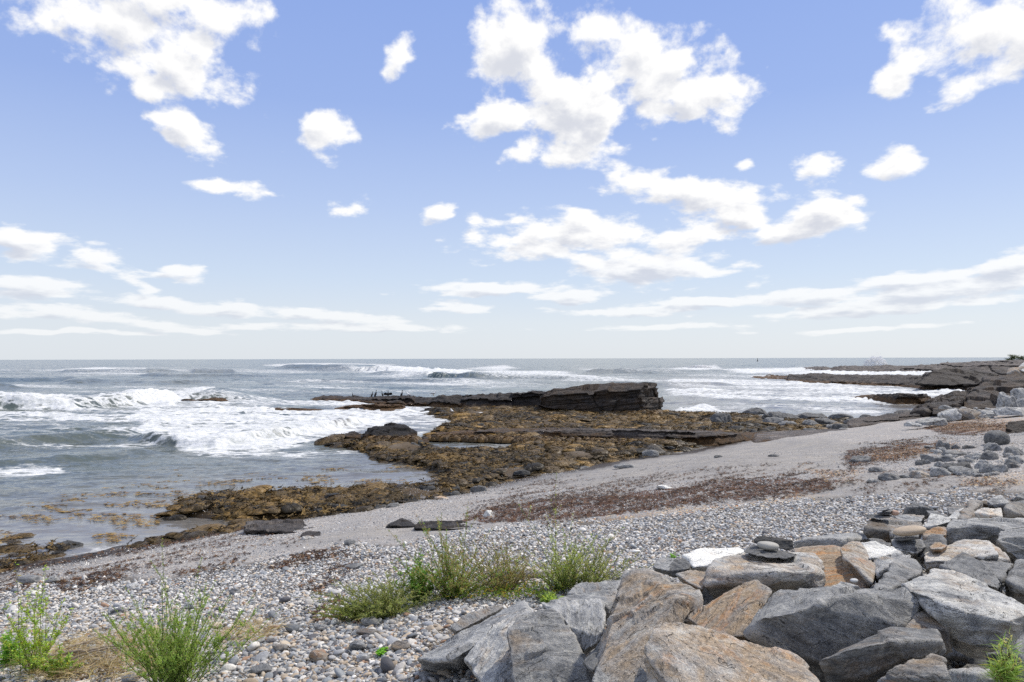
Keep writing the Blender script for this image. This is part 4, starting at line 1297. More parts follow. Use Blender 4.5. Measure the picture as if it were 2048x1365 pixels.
U_ = [
 (822,950,318,352,"pale bluish flat rock at the foot of the dark slanting slabs",(.0,.72,.5)),
 (905,975,300,330,"cream small rock behind the pale bluish flat rock",(.1,.74,.8)),
 (935,1155,290,342,"long grey green rock with a pale top by the orange litter",(.1,.50,.6)),
 (1090,1290,215,300,"light green grey rock left of the rusty banded one",(.05,.66,.5)),
 (1230,1400,205,300,"grey rock with a rusty band below the dark cliff",(.45,.46,.3)),
 (1370,1525,228,285,"pale grey low rock right of the rusty banded rock",(.05,.62,.4)),
 (1530,1760,200,262,"long pale slab at the upper right edge of the beach",(.05,.66,.5)),
 (1525,1640,85,205,"pale tall rock leaning on the dark cliff",(.1,.62,.5)),
 (1575,1672,115,212,"bluish grey rock in front of the pale tall rock",(.0,.58,.3)),
 (1640,1760,55,135,"highest pale rock at the right edge beside the cliff",(.1,.66,.5)),
 (1650,1760,140,200,"light grey rock between the long pale slab and the highest pale rock",(.0,.6,.4)),
]
for a in U_:
    beach_rock('D', *a[:4], a[4], a[5], "pale rocks at the upper right end of the beach", z=1.3 if a[3] > 262 else 1.7, level=5)
# hull built dark slabs and cliff
def bed(kind, pts, label, color, thick=.5, level=6, strata=(0.1, 0.1, 1), layer=1.4, name="bedrock_slab", cat="rock slab", group=None, rough=1.0, chips=6, down=.3, ground=False):
    ox, oy, sc = crop(kind)
    a = np.array(pts, float)
    if ground:      # sit on the beach under its lowest visible point
        k = a[:, 1].argmax(); g0 = G(ox + a[k, 0] * sc, oy + a[k, 1] * sc)
        a[:, 2] *= (g0[1] - .05) / a[k, 2]
    V = PD(ox + a[:, 0] * sc, oy + a[:, 1] * sc, a[:, 2])
    cen = V.mean(0); w = V[:, 0].max() - V[:, 0].min(); cp = np.array([0, 0, CAMZ]); back = []
    for q in V:
        L = np.linalg.norm(q - cp)
        k = cen + (q - cen) * np.array([.9, .9, .9]); k = cp + (k - cp) * (1 + thick * w / L)
        k[2] = min(k[2], q[2]) - down * .3
        back.append(k)
    RS[0] += 1
    o = rock_mesh(name, np.vstack([V, back]), RS[0], level, layer=layer, strata=strata, mat=M_LEDGE, rough=rough, chips=chips)
    o.color = (*color, 1)
    tag(o, label, cat, group)
    return o


bed('D', [(843,262,50),(850,238,52),(1000,160,53),(1080,113,54),(1110,120,54),(1040,170,51),(960,262,49)], "lowest dark slab slanting down to the water", (.0,.46,.35), .35, strata=(-.45, .1, .8), rough=2.0)
bed('D', [(985,210,50),(1100,120,53),(1190,98,54),(1262,100,54),(1230,165,50),(1180,208,49),(1010,232,49)], "dark ribbed slab leaning behind the lowest slanting slab", (.0,.42,.5), .35, strata=(-.45, .1, .8), rough=2.0)
bed('D', [(1000,262,48),(1010,210,49),(1180,205,49),(1290,225,49),(1200,268,47)], "low brown rock under the slanting slabs", (.0,.5,.7), .35, level=5)
bed('D', [(1290,92,60),(1340,48,60),(1400,15,61),(1400,0,62),(1560,-10,62),(1800,-15,60),(1800,190,56),(1600,200,54),(1500,232,52),(1280,230,52),(1180,195,54),(1250,140,57),(1310,100,57)],
    "dark layered cliff of rock behind the pale boulders at the right edge", (.0,.42,.75), .5, level=7, strata=(-.05, .05, 1), layer=1.3, name="rock_cliff", cat="cliff", rough=1.8)
bed('E', [(1860,165,75),(1870,145,76),(1990,150,76),(2060,152,76),(2060,190,72),(1930,192,72)], "dark flat topped block on the shore behind the cliff", (.0,.45,.4), .6, level=5)
boulder('E', [(1950,190,66),(1960,158,68),(2000,165,67),(2048,140,68),(2060,205,64),(1990,200,64)], "brown broken rocks on top of the cliff at the right edge", .5, .40, .2, level=5, group=None)
boulder('E', [(1998,160,68),(2048,125,70),(2080,120,70),(2080,178,67),(2030,170,67)], "light grey tilted slab high at the right edge above the cliff", .0, .62, .4, level=5, group=None)

bed('E', [(1440,250,99),(1490,206,101),(1560,172,103),(1620,163,104),(1750,167,104),(1900,186,103),(1920,236,99),(1700,252,98)], "dark mound of rock rising from the broad shore ledge", (.0,.34,.2), .5, level=6, rough=1.6, name="rock_mound", cat="rock", layer=1.5)
bed('P', [(2014,850,27.6),(2018,846,27.8),(2050,844,28),(2085,845,27.8),(2085,900,26.6),(2040,903,26.4),(2016,898,26.7),(2013,875,27.0)], "dark upright layered block at the right edge of the beach", (.0,.40,.35), .6, level=6, layer=1.5, name="layered_block", cat="rock block")
# the big block and bedrock in the middle
bed('P', [(1085,788,60.5),(1105,781,60.5),(1150,775,60),(1190,771.5,60),(1240,769.5,59.5),(1290,767.5,60),(1312,767,62),(1321,788,64),(1328,802,65),(1329,826,65),(1276,830,58.5),(1200,826,59.5),(1100,818,60.5),(1070,814,61),(1075,796,61),(1284,773,59)],
    "massive dark block of layered rock standing above the weed covered shelf", (.0,.50,.55), .55, level=7, strata=(-.12, .1, 1), layer=2.0, name="sea_block", cat="rock block", rough=1.35, chips=14)


def ledge(name, top, base, label, cat, color, back=8.0, z0=0.0, set_=0.6, n=260, m=56, amp=1.0, group=None, seed=1, kind='P', level_layers=1.1):
    """bedrock ridge: front face rises from the base line to the top line, then a gently falling back"""
    ox, oy, sc = crop(kind)
    top = np.array(top, float) * sc + [ox, oy]; base = np.array(base, float) * sc + [ox, oy]
    x = np.linspace(max(top[0, 0], base[0, 0]), min(top[-1, 0], base[-1, 0]), n)
    tb = np.interp(x, base[:, 0], base[:, 1]); tt = np.interp(x, top[:, 0], top[:, 1])
    tt = tt + 0.35 * vnoise2(x / 7.0, x * 0, seed) * amp
    Bp = PZ(x, tb, z0)
    Db = Bp[:, 1]
    Tp = PD(x, np.minimum(tt, tb - 0.3), Db + set_)
    hgt = np.maximum(Tp[:, 2] - z0, 0.03)
    edge = np.clip(np.minimum(np.arange(n), np.arange(n)[::-1]) / (n * .04), 0, 1) ** .5
    rows = []
    # t: 0..0.45 front face, 0.45..1 back
    for j in range(m):
        t = j / (m - 1)
        if t < .42:
            k = t / .42
            yy = Db + set_ * k ** 1.5; zz = z0 - .25 + (hgt + .25) * k ** .75
        elif t < .93:
            k = (t - .42) / .51
            yy = Db + set_ + back * k ** 1.3; zz = z0 + hgt * (1 - .35 * k)
        else:
            k = (t - .93) / .07
            yy = Db + set_ + back + .8 * k; zz = z0 + hgt * .65 * (1 - k) - .4 * k
        xx = Tp[:, 0] / (Db + set_) * yy
        rows.append(np.stack([xx, yy + 0 * xx, zz + 0 * xx], -1))
    V = np.array(rows)
    sc2 = max(0.5, float(np.mean(Db)) / 45)
    hm = float(np.mean(hgt))
    w = V / sc2
    # broken edge in plan, stepped layers, lumps
    V[..., 1] += amp * .9 * sc2 * fbm(w * np.array([.5, .1, .2]), 3, seed) * np.linspace(1, .3, m)[:, None]
    lz = V[..., 2] / (hm * .22)
    V[..., 1] += amp * level_layers * hm * (_h(np.floor(lz).astype(np.int64), np.floor(V[..., 0] / (3 * sc2)).astype(np.int64), np.zeros(lz.shape, np.int64), seed) - .5)
    V[..., 2] += amp * .30 * hm * fbm(w * .7, 4, seed + 3, .6) + amp * .16 * hm * fbm(w * 4.0, 3, seed + 5)
    V[..., 2] = (V[..., 2] - z0 + .3) * edge[None] - .3 + z0
    nn_ = V.shape[1]
    i = np.arange(m - 1)[:, None] * nn_ + np.arange(nn_ - 1)[None]
    f = np.stack([i, i + 1, i + nn_ + 1, i + nn_], -1).reshape(-1, 4)
    b0 = np.array([V[0, nn_ // 2, 0], V[0, nn_ // 2, 1], z0])
    P = V.reshape(-1, 3)
    o = np_mesh(name, P - b0, f, M_LEDGE, attrs=dict(tc=P * 1.0 + seed * 5))
    o.location = b0; o.color = (*color, 1)
    tag(o, label, cat, group)
    return o


ledge("bedrock_ridge", [(612,804),(640,797),(700,795.5),(800,793.5),(860,795),(900,791),(960,790),(1000,787),(1085,784),(1110,784)], [(600,806),(700,808),(800,813),(900,817),(1120,822)],
      "long low dark ridge running left from the massive block where the birds sit", "rock ridge", (.12,.36,.3), back=5, z0=0, set_=1.5, n=420, seed=4)
ledge("bedrock_ridge", [(665,818),(700,812),(760,809.5),(805,811),(815,818)], [(655,822),(760,828),(822,826)], "short brown weedy ridge in front of the long ridge by the surf", "rock ridge", (.35,.5,.3), back=3, z0=0, set_=1.2, seed=6)
ledge("sea_rock", [(358,804),(368,799),(380,798),(392,800),(430,795.5),(450,796.5),(462,804)], [(356,807),(410,809),(464,807)], "small brown rock in the sea beside the breaking wave", "rock", (.2,.5,.8), back=2, z0=0, set_=1.0, n=120, seed=7)
ledge("sea_rock", [(495,823),(510,817.5),(560,817),(600,818),(640,821),(660,825)], [(490,825),(570,825),(664,827)], "low flat brown rock awash in foam left of the short weedy ridge", "rock", (.35,.5,.4), back=2, z0=0, set_=1.0, n=160, seed=8)
ledge("weedy_rock", [(552,878),(560,873),(572,872),(580,876)], [(550,879),(565,880.5),(582,879)], "tiny dark rock in the water in front of the surf", "rock", (.2,.4,.3), back=.5, z0=0, set_=.3, n=60, seed=9)
bed('P', [(729,872,40.5),(733,858,41),(745,855,41),(760,852,41.5),(772,853,41.3),(790,848,42),(808,850,42),(820,856,41.5),(832,862,41),(833,880,40),(800,890,39),(758,888,39),(733,882,39.8)],
    "dark weed hung rock with a black top in front of the surf", (.16,.17,.1), .5, level=6, name="weedy_rock", cat="rock", rough=1.6)
bed('P', [(688,874,40),(700,864,41),(708,861.5,41),(718,868,40.5),(722,878,40)], "small pointed dark rock left of the weed hung rock", (.08,.34,.2), .6, level=5, name="weedy_rock", cat="rock", rough=1.5)
bed('P', [(836,884,39),(842,875,40),(855,874,40),(858,886,39)], "small black rock right of the weed hung rock", (.08,.3,.2), .6, level=5, name="weedy_rock", cat="rock", rough=1.5)
ledge("bedrock_shelf", [(848,872),(900,866),(1000,863),(1100,861),(1250,861),(1350,863),(1430,866),(1500,871),(1560,873)], [(845,876),(950,879),(1050,881),(1150,887),(1270,893),(1370,895),(1450,891),(1565,882)],
      "long rock step across the beach, weedy on its left half, bare grey at right", "rock ledge", (.14,.78,.1), back=3.5, z0=0.0, set_=.5, n=520, seed=12, amp=.7)
ledge("flat_rock", [(1500,880),(1560,873),(1640,869),(1720,868),(1800,866),(1840,868)], [(1480,886),(1560,883),(1680,880),(1760,876),(1850,871)], "smooth pale grey rock sheets level with the sand at the top of the beach", "rock sheet", (.0,1.3,.0), back=3.5, z0=.35, set_=1.0, n=300, seed=13, amp=.5)
ledge("sea_rock", [(1652,801),(1690,798),(1712,798),(1722,794),(1756,790),(1800,789),(1831,787.5),(1836,790),(1840,787.5),(1858,789),(1864,800)], [(1648,803),(1720,804),(1760,808),(1800,812),(1850,810.5),(1868,804)],
      "dark weedy rock island in the small bay on the right", "rock", (.22,.42,.2), back=4, z0=0, set_=1.2, n=220, seed=14)
ledge("shore_ledge", [(520,212),(590,206),(690,207),(700,215),(750,214),(760,206),(820,200),(860,190),(900,189),(1000,197),(1200,200),(1400,202),(1490,205),(1530,180),(1560,168),(1620,163),(1750,168),(1880,180),(2100,185)],
      [(500,217),(690,223),(760,236),(900,243),(1100,251),(1250,259),(1400,266),(1520,281),(1700,285),(2100,287)], "broad brown and dark ledge reaching into the sea from the right", "rock ledge", (.17,.40,.3), back=30, z0=0, set_=9, n=420, seed=15, kind='E', amp=.95)
ledge("shore_ledge", [(425,166),(500,163.5),(600,162.5),(690,162),(735,166)], [(420,168),(600,169),(740,170)], "thin strip of dark rock far out in the white water", "rock ledge", (.0,.45,.3), back=10, z0=0, set_=3, n=200, seed=16, kind='E', amp=.8)
ledge("headland", [(812,166),(860,161),(900,159),(940,153),(970,156),(995,162),(1050,148),(1100,147),(1150,151),(1220,149),(1300,143),(1400,147),(1500,141),(1560,137),(1600,131),(1640,128),(1760,122),(1900,113),(2100,111)],
      [(808,172),(820,176),(1000,182),(1200,185),(1500,187),(2100,191)], "far dark rocky headland beyond the bay", "headland", (.06,.74,.12), back=60, z0=0, set_=14, n=420, seed=17, kind='E', amp=.95)  # greyness of the distance haze is put into the rock colour
ledge("headland", [(1580,128),(1600,126),(1622,125),(1629,118),(1640,128),(1660,126),(1700,124),(1800,118),(1950,111),(2100,108)], [(1575,134),(1700,133),(2100,130)],
      "farthest grey rock shelf with a small peak on the headland", "headland", (.0,.8,.35), back=60, z0=0.3, set_=10, n=300, seed=18, kind='E', amp=.25)

SR = "dark rocks along the outer edge of the shelf"
for a in [(1290,1322,887,898,"smooth tan stone at the foot of the long rock step",(.5,.6,.1)),
          (1287,1320,898,912,"low dark grey rock on the sand below the smooth tan stone",(.0,.42,.3)),
          (1420,1470,824,848,"dark triangular rock on the weed right of the massive block",(.05,.24,.0)),
          (1490,1538,816,828,"flat dark rock at the water edge right of the massive block",(.05,.28,.0)),
          (1533,1612,823,840,"long dark flat rock along the bay",(.05,.28,.1)),
          (1530,1576,832,850,"pale edged grey rock in front of the long dark flat rock",(.0,.40,.3)),
          (1600,1668,825,840,"second long dark flat rock along the bay",(.05,.26,.1)),
          (1665,1715,825,842,"third long dark rock along the bay",(.05,.28,.1)),
          (1610,1642,838,854,"grey angular rock with a sloping top on the shelf",(.05,.42,.2)),
          (1638,1692,836,852,"broad dark rock in the middle of the shelf edge",(.05,.26,.1)),
          (1655,1682,848,856,"small grey stone in front of the broad dark rock",(.05,.44,.2)),
          (1670,1704,846,860,"black rock at the right end of the shelf",(.0,.20,.1)),
          (1690,1716,836,848,"small dark peaked rock near the bay",(.0,.3,.1)),
          (1722,1750,828,840,"dark rock standing alone at the corner of the bay",(.05,.28,.0)),
          (1608,1646,856,870,"black rock above the pale rock sheets",(.0,.24,.2)),
          (1682,1706,856,864,"grey block above the pale rock sheets",(.0,.48,.2)),
          (1560,1600,842,852,"low grey rock sunk in the weed",(.1,.4,.2)),
          (1770,1812,826,838,"dark low rock where the bay meets the slanting slabs",(.1,.26,.1)),
          (1800,1850,818,832,"brown low rock just left of the pale bluish flat rock",(.3,.3,.1))]:
    z = .2 if a[3] > 880 else .25
    beach_rock('P', *a[:4], a[4], a[5], SR, z=z, level=5 if a[1] - a[0] > 40 else 4)
ledge("bedrock_shelf", [(1690,848),(1740,840),(1800,832),(1850,826),(1900,822),(1925,822)], [(1680,862),(1750,856),(1820,848),(1880,842),(1930,838)], "low dark brown bedrock sloping from the beach into the bay", "rock ledge", (.0,.62,.5), back=4, z0=.35, set_=2.0, n=260, seed=21, amp=.7)

# dark rocks poking out of the weed
rq = np.random.RandomState(91)
cnt = 0
while cnt < 60:
    x_ = rq.uniform(380, 1680); y_ = rq.uniform(826, 1030)
    if polysdf(np.array([x_]), np.array([y_]), WEED[0])[0] < 8: continue
    w_ = rq.uniform(12, 34) * (.6 + (y_ - 826) / 260)
    beach_rock('P', x_, x_ + w_, y_ - w_ * rq.uniform(.28, .45), y_, "dark wet rock poking out of the brown rockweed", (.12, rq.uniform(.09, .2), 0), "dark rocks among the rockweed", z=.16, level=4)
    cnt += 1
# smooth outcrops near the water
def outcrop(pts, label, color, back, seed, D0):
    return bed('P', pts, label, color, back, level=6, strata=(0.2, 0.1, 1), layer=.5, name="smooth_outcrop", cat="rock outcrop", rough=1.6, chips=8, down=1.0, ground=True)
outcrop([(490,1058,19.6),(495,1044,20.6),(520,1040,21.2),(552,1044,20.8),(560,1040,21.2),(600,1040,21.2),(618,1050,20.4),(640,1062,19.2),(600,1066,18.9),(540,1062,19.2)], "smooth wet dark grey outcrop in the gravel near the water", (.0,.85,.0), .35, 1, 20)
bed('P', [(600,1070,18.5),(612,1062,19),(640,1064,18.8),(642,1073,18.2),(615,1077,18)], "little grey rock at the tip of the smooth wet outcrop", (.0,.8,.0), .5, ground=True, level=5, name="smooth_outcrop", cat="rock outcrop", layer=.4)
outcrop([(770,1052,17.3),(785,1040,18),(805,1036,18.2),(825,1044,17.8),(830,1054,17.2)], "low rounded black and grey rock on the sand behind the tall plant", (.0,.55,.0), .6, 2, 18)
outcrop([(826,1056,17.0),(840,1042,17.8),(880,1041,17.8),(930,1043,17.6),(965,1048,17.2),(985,1058,16.6),(930,1059,16.6),(860,1058,16.8)], "long low black rock on the sand behind the tall plant", (.0,.42,.0), .3, 3, 17.5)
for a in [(868,896,993,1000,"round yellow tan stone beside the shore weed",(.6,.7,.2)),(665,690,1012,1020,"round tan stone lying in the shore weed",(.6,.6,.1)),
          (965,985,1020,1036,"white stone on the gravel left of the dark wrack",(.0,.9,.8)),(600,625,1072,1081,"pale tan stone below the smooth wet outcrop",(.3,.7,.5)),
          (1315,1345,970,978,"white lump of stone alone on the sand",(.0,.95,.9)),(735,765,1000,1012,"pale grey rock at the edge of the shore weed",(.2,.6,.4)),
          (770,800,1006,1016,"dark pebbly rock at the edge of the shore weed",(.1,.34,.2)),(940,975,970,984,"grey brown rock among weed near the gravel",(.2,.36,.2)),
          (1230,1275,927,937,"low pale rocks where the weed meets the sand",(.05,.56,.3)),(1140,1180,932,938,"dark low rock where the weed meets the sand",(.05,.34,.1)),
          (1540,1565,909,914,"low dark ripple of rock showing through the sand",(.05,.3,.1)),(1430,1448,910,916,"small dark stone on the sand",(.05,.3,.1)),
          (95,152,1082,1098,"black weed draped rock in the water on the left",(.05,.16,.0)),(215,240,1223,1236,"dark oval cobble among paler pebbles near the tall plant",(.0,.4,.1)),
          ]:
    beach_rock('P', *a[:4], a[4], a[5], None, level=4, layer=.2)

# ------------------------------------------------------------------ pebbles
def pebble_shapes(prefix, n, mat, level=2, flat=.55, seed=0, ang=0.0):
    out = []
    v, f = ico(level)
    for k in range(n):
        rs = np.random.RandomState(seed + k)
        V = v.copy()
        if ang > 0:
            for q in range(7):
                nn_ = rs.normal(0, 1, 3); nn_ /= np.linalg.norm(nn_); d = V @ nn_
                lim = rs.uniform(.55, .85)
                V = V - np.outer(np.maximum(d - lim, 0) * ang, nn_)
        V = V * (1 + .16 * fbm(V * 1.0 + rs.uniform(0, 50, 3), 2, k))[:, None]
        V = V * np.array([1.0, rs.uniform(.5, .85), rs.uniform(flat * .6, flat * 1.15)])
        out.append(np_mesh(prefix, V, f, mat, link=False))
    return out


def in_view(x, y, z, m=420):
    px, py = proj(x, y, z)
    return (px > -m) & (px < 2048 + m) & (py < 1365 + m), px, py


def sample_fan(rs, n, y0, y1, pw=1.0, umax=.78):
    """points on the ground plan; pw shifts them towards the near end"""
    t = rs.uniform(0, 1, n)
    y = (y0 ** pw + t * (y1 ** pw - y0 ** pw)) ** (1 / pw)
    x = rs.uniform(-umax, umax, n) * y
    return x, y


PAL_C = np.array([[.46,.46,.46],[.36,.37,.385],[.26,.28,.30],[.18,.195,.215],[.52,.50,.47],[.66,.64,.60],[.80,.78,.74],[.42,.36,.29],[.47,.38,.28],[.34,.22,.15],[.10,.10,.11],[.56,.48,.38]])
PW_FAR = np.array([.15,.14,.12,.09,.14,.12,.06,.05,.03,.015,.05,.035])
PW_NEAR = np.array([.13,.12,.10,.08,.14,.07,.03,.11,.08,.025,.045,.07])


def jgrid(rs, sp, y0, y1, umax=.96):
    ys_ = np.arange(y0, y1, sp)
    pts = []
    for yy in ys_:
        w = umax * yy
        xs_ = np.arange(-w, w, sp * 1.15)
        pts.append(np.stack([xs_, np.full(len(xs_), yy)], -1))
    p = np.concatenate(pts)
    p += rs.uniform(-.5, .5, p.shape) * sp
    return p[:, 0], p[:, 1]


def lay_pebbles(name, rs, x, y, smin, smax, zoff, label, near_w, protos, keepfn, tiltamt=.35, power=2.0):
    z = T(x, y)
    ok, px, py = in_view(x, y, z)
    k = ok & keepfn(x, y, px, py)
    x, y, z, px, py = x[k], y[k], z[k], px[k], py[k]
    n = len(x)
    s = (smin + (smax - smin) * rs.uniform(0, 1, n) ** power) * (.80 + .20 * near_w(x, y, px, py))
    pos = np.stack([x, y, z + zoff * s * rs.uniform(-.3, 1.2, n)], -1)
    rot = np.stack([rs.normal(0, tiltamt, n), rs.normal(0, tiltamt, n), rs.uniform(0, 6.28, n)], -1)
    scl = np.stack([s, s * rs.uniform(.8, 1.15, n), s * rs.uniform(.75, 1.15, n)], -1)
    wn = near_w(x, y, px, py)[:, None]
    W_ = PW_FAR[None] * (1 - wn) + PW_NEAR[None] * wn
    W_ = W_ / W_.sum(1)[:, None]
    c = (np.cumsum(W_, 1) < rs.uniform(0, 1, n)[:, None]).sum(1).clip(0, len(PAL_C) - 1)
    col = PAL_C[c] * rs.uniform(.82, 1.15, (n, 1)) * (1 - .12 * wn) * PEBGAIN
    print(name, n)
    return scatter(name, pos, rot, scl, rs.randint(0, len(protos), n), np.clip(col, 0, .9), protos, label, "pebbles")


PEBGAIN = np.array([1.06, 1.045, 1.01])
rs = np.random.RandomState(11)
PRO = pebble_shapes("pebble_shape", 12, M_PEB, 3, .55, 0, .5)
PRO2 = pebble_shapes("small_pebble_shape", 8, M_PEB, 2, .6, 50, .4)
nearw = lambda x, y, px, py: sstep(1180, 1290, py + 30 * fbm2(x, y, 2, 5))


def kp(x, y, px, py):
    e = 16 * fbm2(x / .8, y / .8, 3, 41)
    return pmask(px, py + e, [PEB], 8) > rs.uniform(0, 1, len(x)) * .6 + .2
x, y = jgrid(rs, .047, 4.1, 19.0)
lay_pebbles("pebbles", rs, x, y, .018, .050, .25, "rounded grey, white and tan pebbles covering the upper beach", nearw, PRO, kp)
x, y = jgrid(rs, .12, 4.1, 15.0)
lay_pebbles("larger_pebbles", rs, x, y, .045, .10, .45, "larger flat cobbles lying on the pebbles", nearw, PRO,
            lambda x, y, px, py: kp(x, y, px, py) & (rs.uniform(0, 1, len(x)) < .12 + .32 * nearw(x, y, px, py)), .3, 3.5)
x, y = jgrid(rs, .036, 4.1, 11.0)
lay_pebbles("fine_pebbles", rs, x, y, .012, .026, .2, "small pebbles filling the gaps between larger ones", nearw, PRO2, kp)
# gravel strip down to the water
def kg(x, y, px, py):
    sd = pmask(px, py, SAND, 14)
    inside = pmask(px, py, [PEB], 6)
    n_ = fbm2(x / 1.3, y / 1.3, 3, 51)
    z = T(x, y)
    return (inside < .5) & (z > .06) & (z < 3) & (rs.uniform(0, 1, len(x)) < (.50 + .55 * n_) * (1 - .85 * sd))
x, y = jgrid(rs, .052, 9.0, 30.0)
lay_pebbles("gravel", rs, x, y, .012, .030, .3, "fine pale gravel between the pebbles and the water", lambda x, y, px, py: 0 * x + .25, PRO2, kg, .4, 2.5)

# named cobbles, the biggest of the beach
GC = "large cobbles on the pebble beach"
def cobble(px, py, rx, flat, color, label, seed, rotz):
    g0 = G(px, py); s = rx / F * g0[1]
    v, f = ico(4)
    rs_ = np.random.RandomState(seed)
    V = v.copy()
    for q in range(8):
        nn_ = rs_.normal(0, 1, 3); nn_ /= np.linalg.norm(nn_); d = V @ nn_
        V = V - np.outer(np.maximum(d - rs_.uniform(.5, .85), 0) * .7, nn_)
    V = V * (1 + .12 * fbm(V + seed, 3, seed))[:, None] * np.array([s, s * .7, s * flat])
    M = np.array(Matrix.Rotation(rotz, 3, 'Z') @ Matrix.Rotation(rs_.uniform(-.15, .15), 3, 'X'))
    o = np_mesh("cobble", V @ M.T, f, M_ROCK, attrs=dict(tc=V * .6 + seed))
    o.location = (g0[0], g0[1], T(g0[0:1], g0[1:2])[0] + s * flat * .75); o.color = (*color, 1)
    tag(o, label, "cobble", GC)
for i, a in enumerate([
 (1165-640+0,1345,27,.35,(.15,.46,.1),"flat brown grey slab like cobble near the bottom edge, right of the tall plant"),
 (636,1325,24,.5,(.75,.42,.0),"red brown cobble on the pebbles right of the tall plant"),
 (740,1250,20,.55,(.05,.34,.0),"dark blue grey cobble below the bushy plants"),
 (715,1305,18,.6,(.05,.66,.2),"pale blue grey pointed cobble left of the green seedling"),
 (738,1272,26,.35,(.25,.34,.1),"dark flat cobble in front of the dark blue grey one"),
 (728,1322,15,.6,(.0,.92,.3),"round pale cobble just below the green seedling"),
 (238,1231,18,.42,(.0,.46,.0),"dark grey oval cobble left of the tall plant"),
 (60,1170,22,.5,(.05,.56,.4),"big pale grey cobble behind the leafy plant on the left"),
 (102,1166,14,.55,(.1,.62,.5),"round pale cobble right of the big pale grey one"),
 (700,1093,14,.5,(.0,.5,.3),"grey cobble at the upper edge of the pebbles"),
 (712,1137,19,.3,(.0,.5,.3),"long flat grey cobble above the bushy plants"),
 (262,1177,13,.45,(.0,.9,.4),"white flat cobble near the tip of the tall plant"),
 (470,1188,16,.35,(.05,.46,.2),"flat grey cobble among pale pebbles behind the tall plant"),
 (380,1218,14,.6,(.0,.8,.3),"pale upright flake shaped cobble behind the tall plant"),
 (210,1318,9,.6,(.0,.8,.2),"small white cobble lying on the driftwood sticks"),
 (900,1335,22,.4,(.45,.5,.1),"tan flat cobble at the foot of the long light grey slab"),
 (800,1300,20,.45,(.4,.42,.1),"brown rounded cobble right of the green seedling"),
 (850,1352,20,.4,(.1,.56,.2),"pale grey flat cobble on the bottom edge below the long slab"),
 (560,1300,18,.5,(.3,.5,.2),"grey tan angular cobble right of the straw"),
 (640,1262,16,.5,(.3,.56,.3),"light tan cobble below the left end of the bushy plants")]):
    cobble(*a[:2], a[2], a[3], a[4], a[5], 300 + i, (i * 1.3) % 1.2 - .6)

# ------------------------------------------------------------------ wrack litter
def litter_shapes():
    out = []
    for k in range(8):
        rs_ = np.random.RandomState(700 + k)
        V, Fq = [], []
        for s_ in range(5):
            n = 7; L = rs_.uniform(.6, 1.2); a = rs_.uniform(0, 6.28)
            p = np.array([rs_.uniform(-.3, .3), rs_.uniform(-.3, .3), .05])
            for i in range(n):
                w = .09 * (1 - i / n) + .03
                pr = np.array([-math.sin(a), math.cos(a), rs_.uniform(-.6, .6)])
                V += [p - pr * w, p + pr * w]
                if i:
                    b = len(V) - 4; Fq.append((b, b + 1, b + 3, b + 2))
                a += rs_.uniform(-.7, .7)
                p = p + np.array([math.cos(a), math.sin(a), rs_.uniform(-.5, .6)]) * L / n
                p[2] = max(p[2], 0)
        out.append(np_mesh("wrack_strand", np.array(V), np.array(Fq), M_LITTER, link=False))
    return out
LIT = litter_shapes()
rs = np.random.RandomState(21)


def streak(x, y, s=1.0):
    a = x * .72 + y * .69; b = -x * .69 + y * .72       # along the shore, across it
    return fbm2(a / (1.3 * s), b / (.28 * s), 4, 66)


def litter(name, n, y0, y1, polys, soft, thr, slo, shi, label, cols, umax=.95, cat="seaweed", lift=.01):
    x, y = sample_fan(rs, n, y0, y1, 1.6, umax)
    z = T(x, y)
    ok, px, py = in_view(x, y, z)
    m = pmask(px, py + 15 * fbm2(x / 1.1, y / 1.1, 3, 71), polys, soft)
    k = ok & (z > .03) & (m * .9 + streak(x, y) * 1.1 > thr + .25 * rs.uniform(-1, 1, n)) & (m > .05)
    x, y, z = x[k], y[k], z[k]; n = len(x)
    s = rs.uniform(slo, shi, n)
    col = np.array(cols)[rs.randint(0, len(cols), n)] * rs.uniform(.6, 1.4, (n, 1))
    rot = np.stack([rs.normal(0, .2, n), rs.normal(0, .2, n), rs.uniform(0, 6.28, n)], -1)
    print(name, n)
    scatter(name, np.stack([x, y, z + lift], -1), rot, np.stack([s, s, s * .8], -1), rs.randint(0, 8, n), col, LIT, label, cat)
BR = [(.035,.016,.010),(.06,.028,.014),(.10,.05,.025),(.16,.085,.04),(.03,.022,.02)]
litter("wrack", 210000, 9, 45, WRACK, 18, .60, .035, .085, "dark brown seaweed washed up in long streaks across the beach", BR, lift=.02)
litter("loose_wrack", 170000, 8, 40, WRACK2, 30, .98, .03, .075, "scattered brown seaweed scraps on the gravel", BR, lift=.02)
litter("orange_litter", 160000, 9, 45, ORANGE, 16, .80, .022, .045, "orange and yellow shell and weed fragments beside the wrack", [(.55,.24,.07),(.62,.40,.16),(.70,.50,.24),(.32,.11,.04),(.70,.60,.42)], cat="shell litter", lift=.02)
SHOREW = [[(-200,1200),(-200,1110),(60,1090),(230,1098),(330,1080),(300,1102),(150,1118),(0,1150)],[(300,1095),(340,1066),(430,1045),(520,1050),(480,1068),(350,1090)],
          [(600,1165),(700,1105),(720,1125),(640,1185)],[(610,1230),(680,1195),(710,1220),(650,1255)],[(480,1150),(560,1118),(680,1088),(700,1102),(600,1135)],[(90,1180),(150,1140),(260,1135),(240,1165),(150,1190)],[(-60,1190),(0,1145),(70,1150),(60,1180)],[(330,1150),(470,1115),(500,1125),(400,1160)]]
litter("shore_wrack", 60000, 8, 26, SHOREW, 10, .62, .04, .10, "dark clumps of seaweed along the water edge", BR + [(.10,.055,.02)], lift=.02)
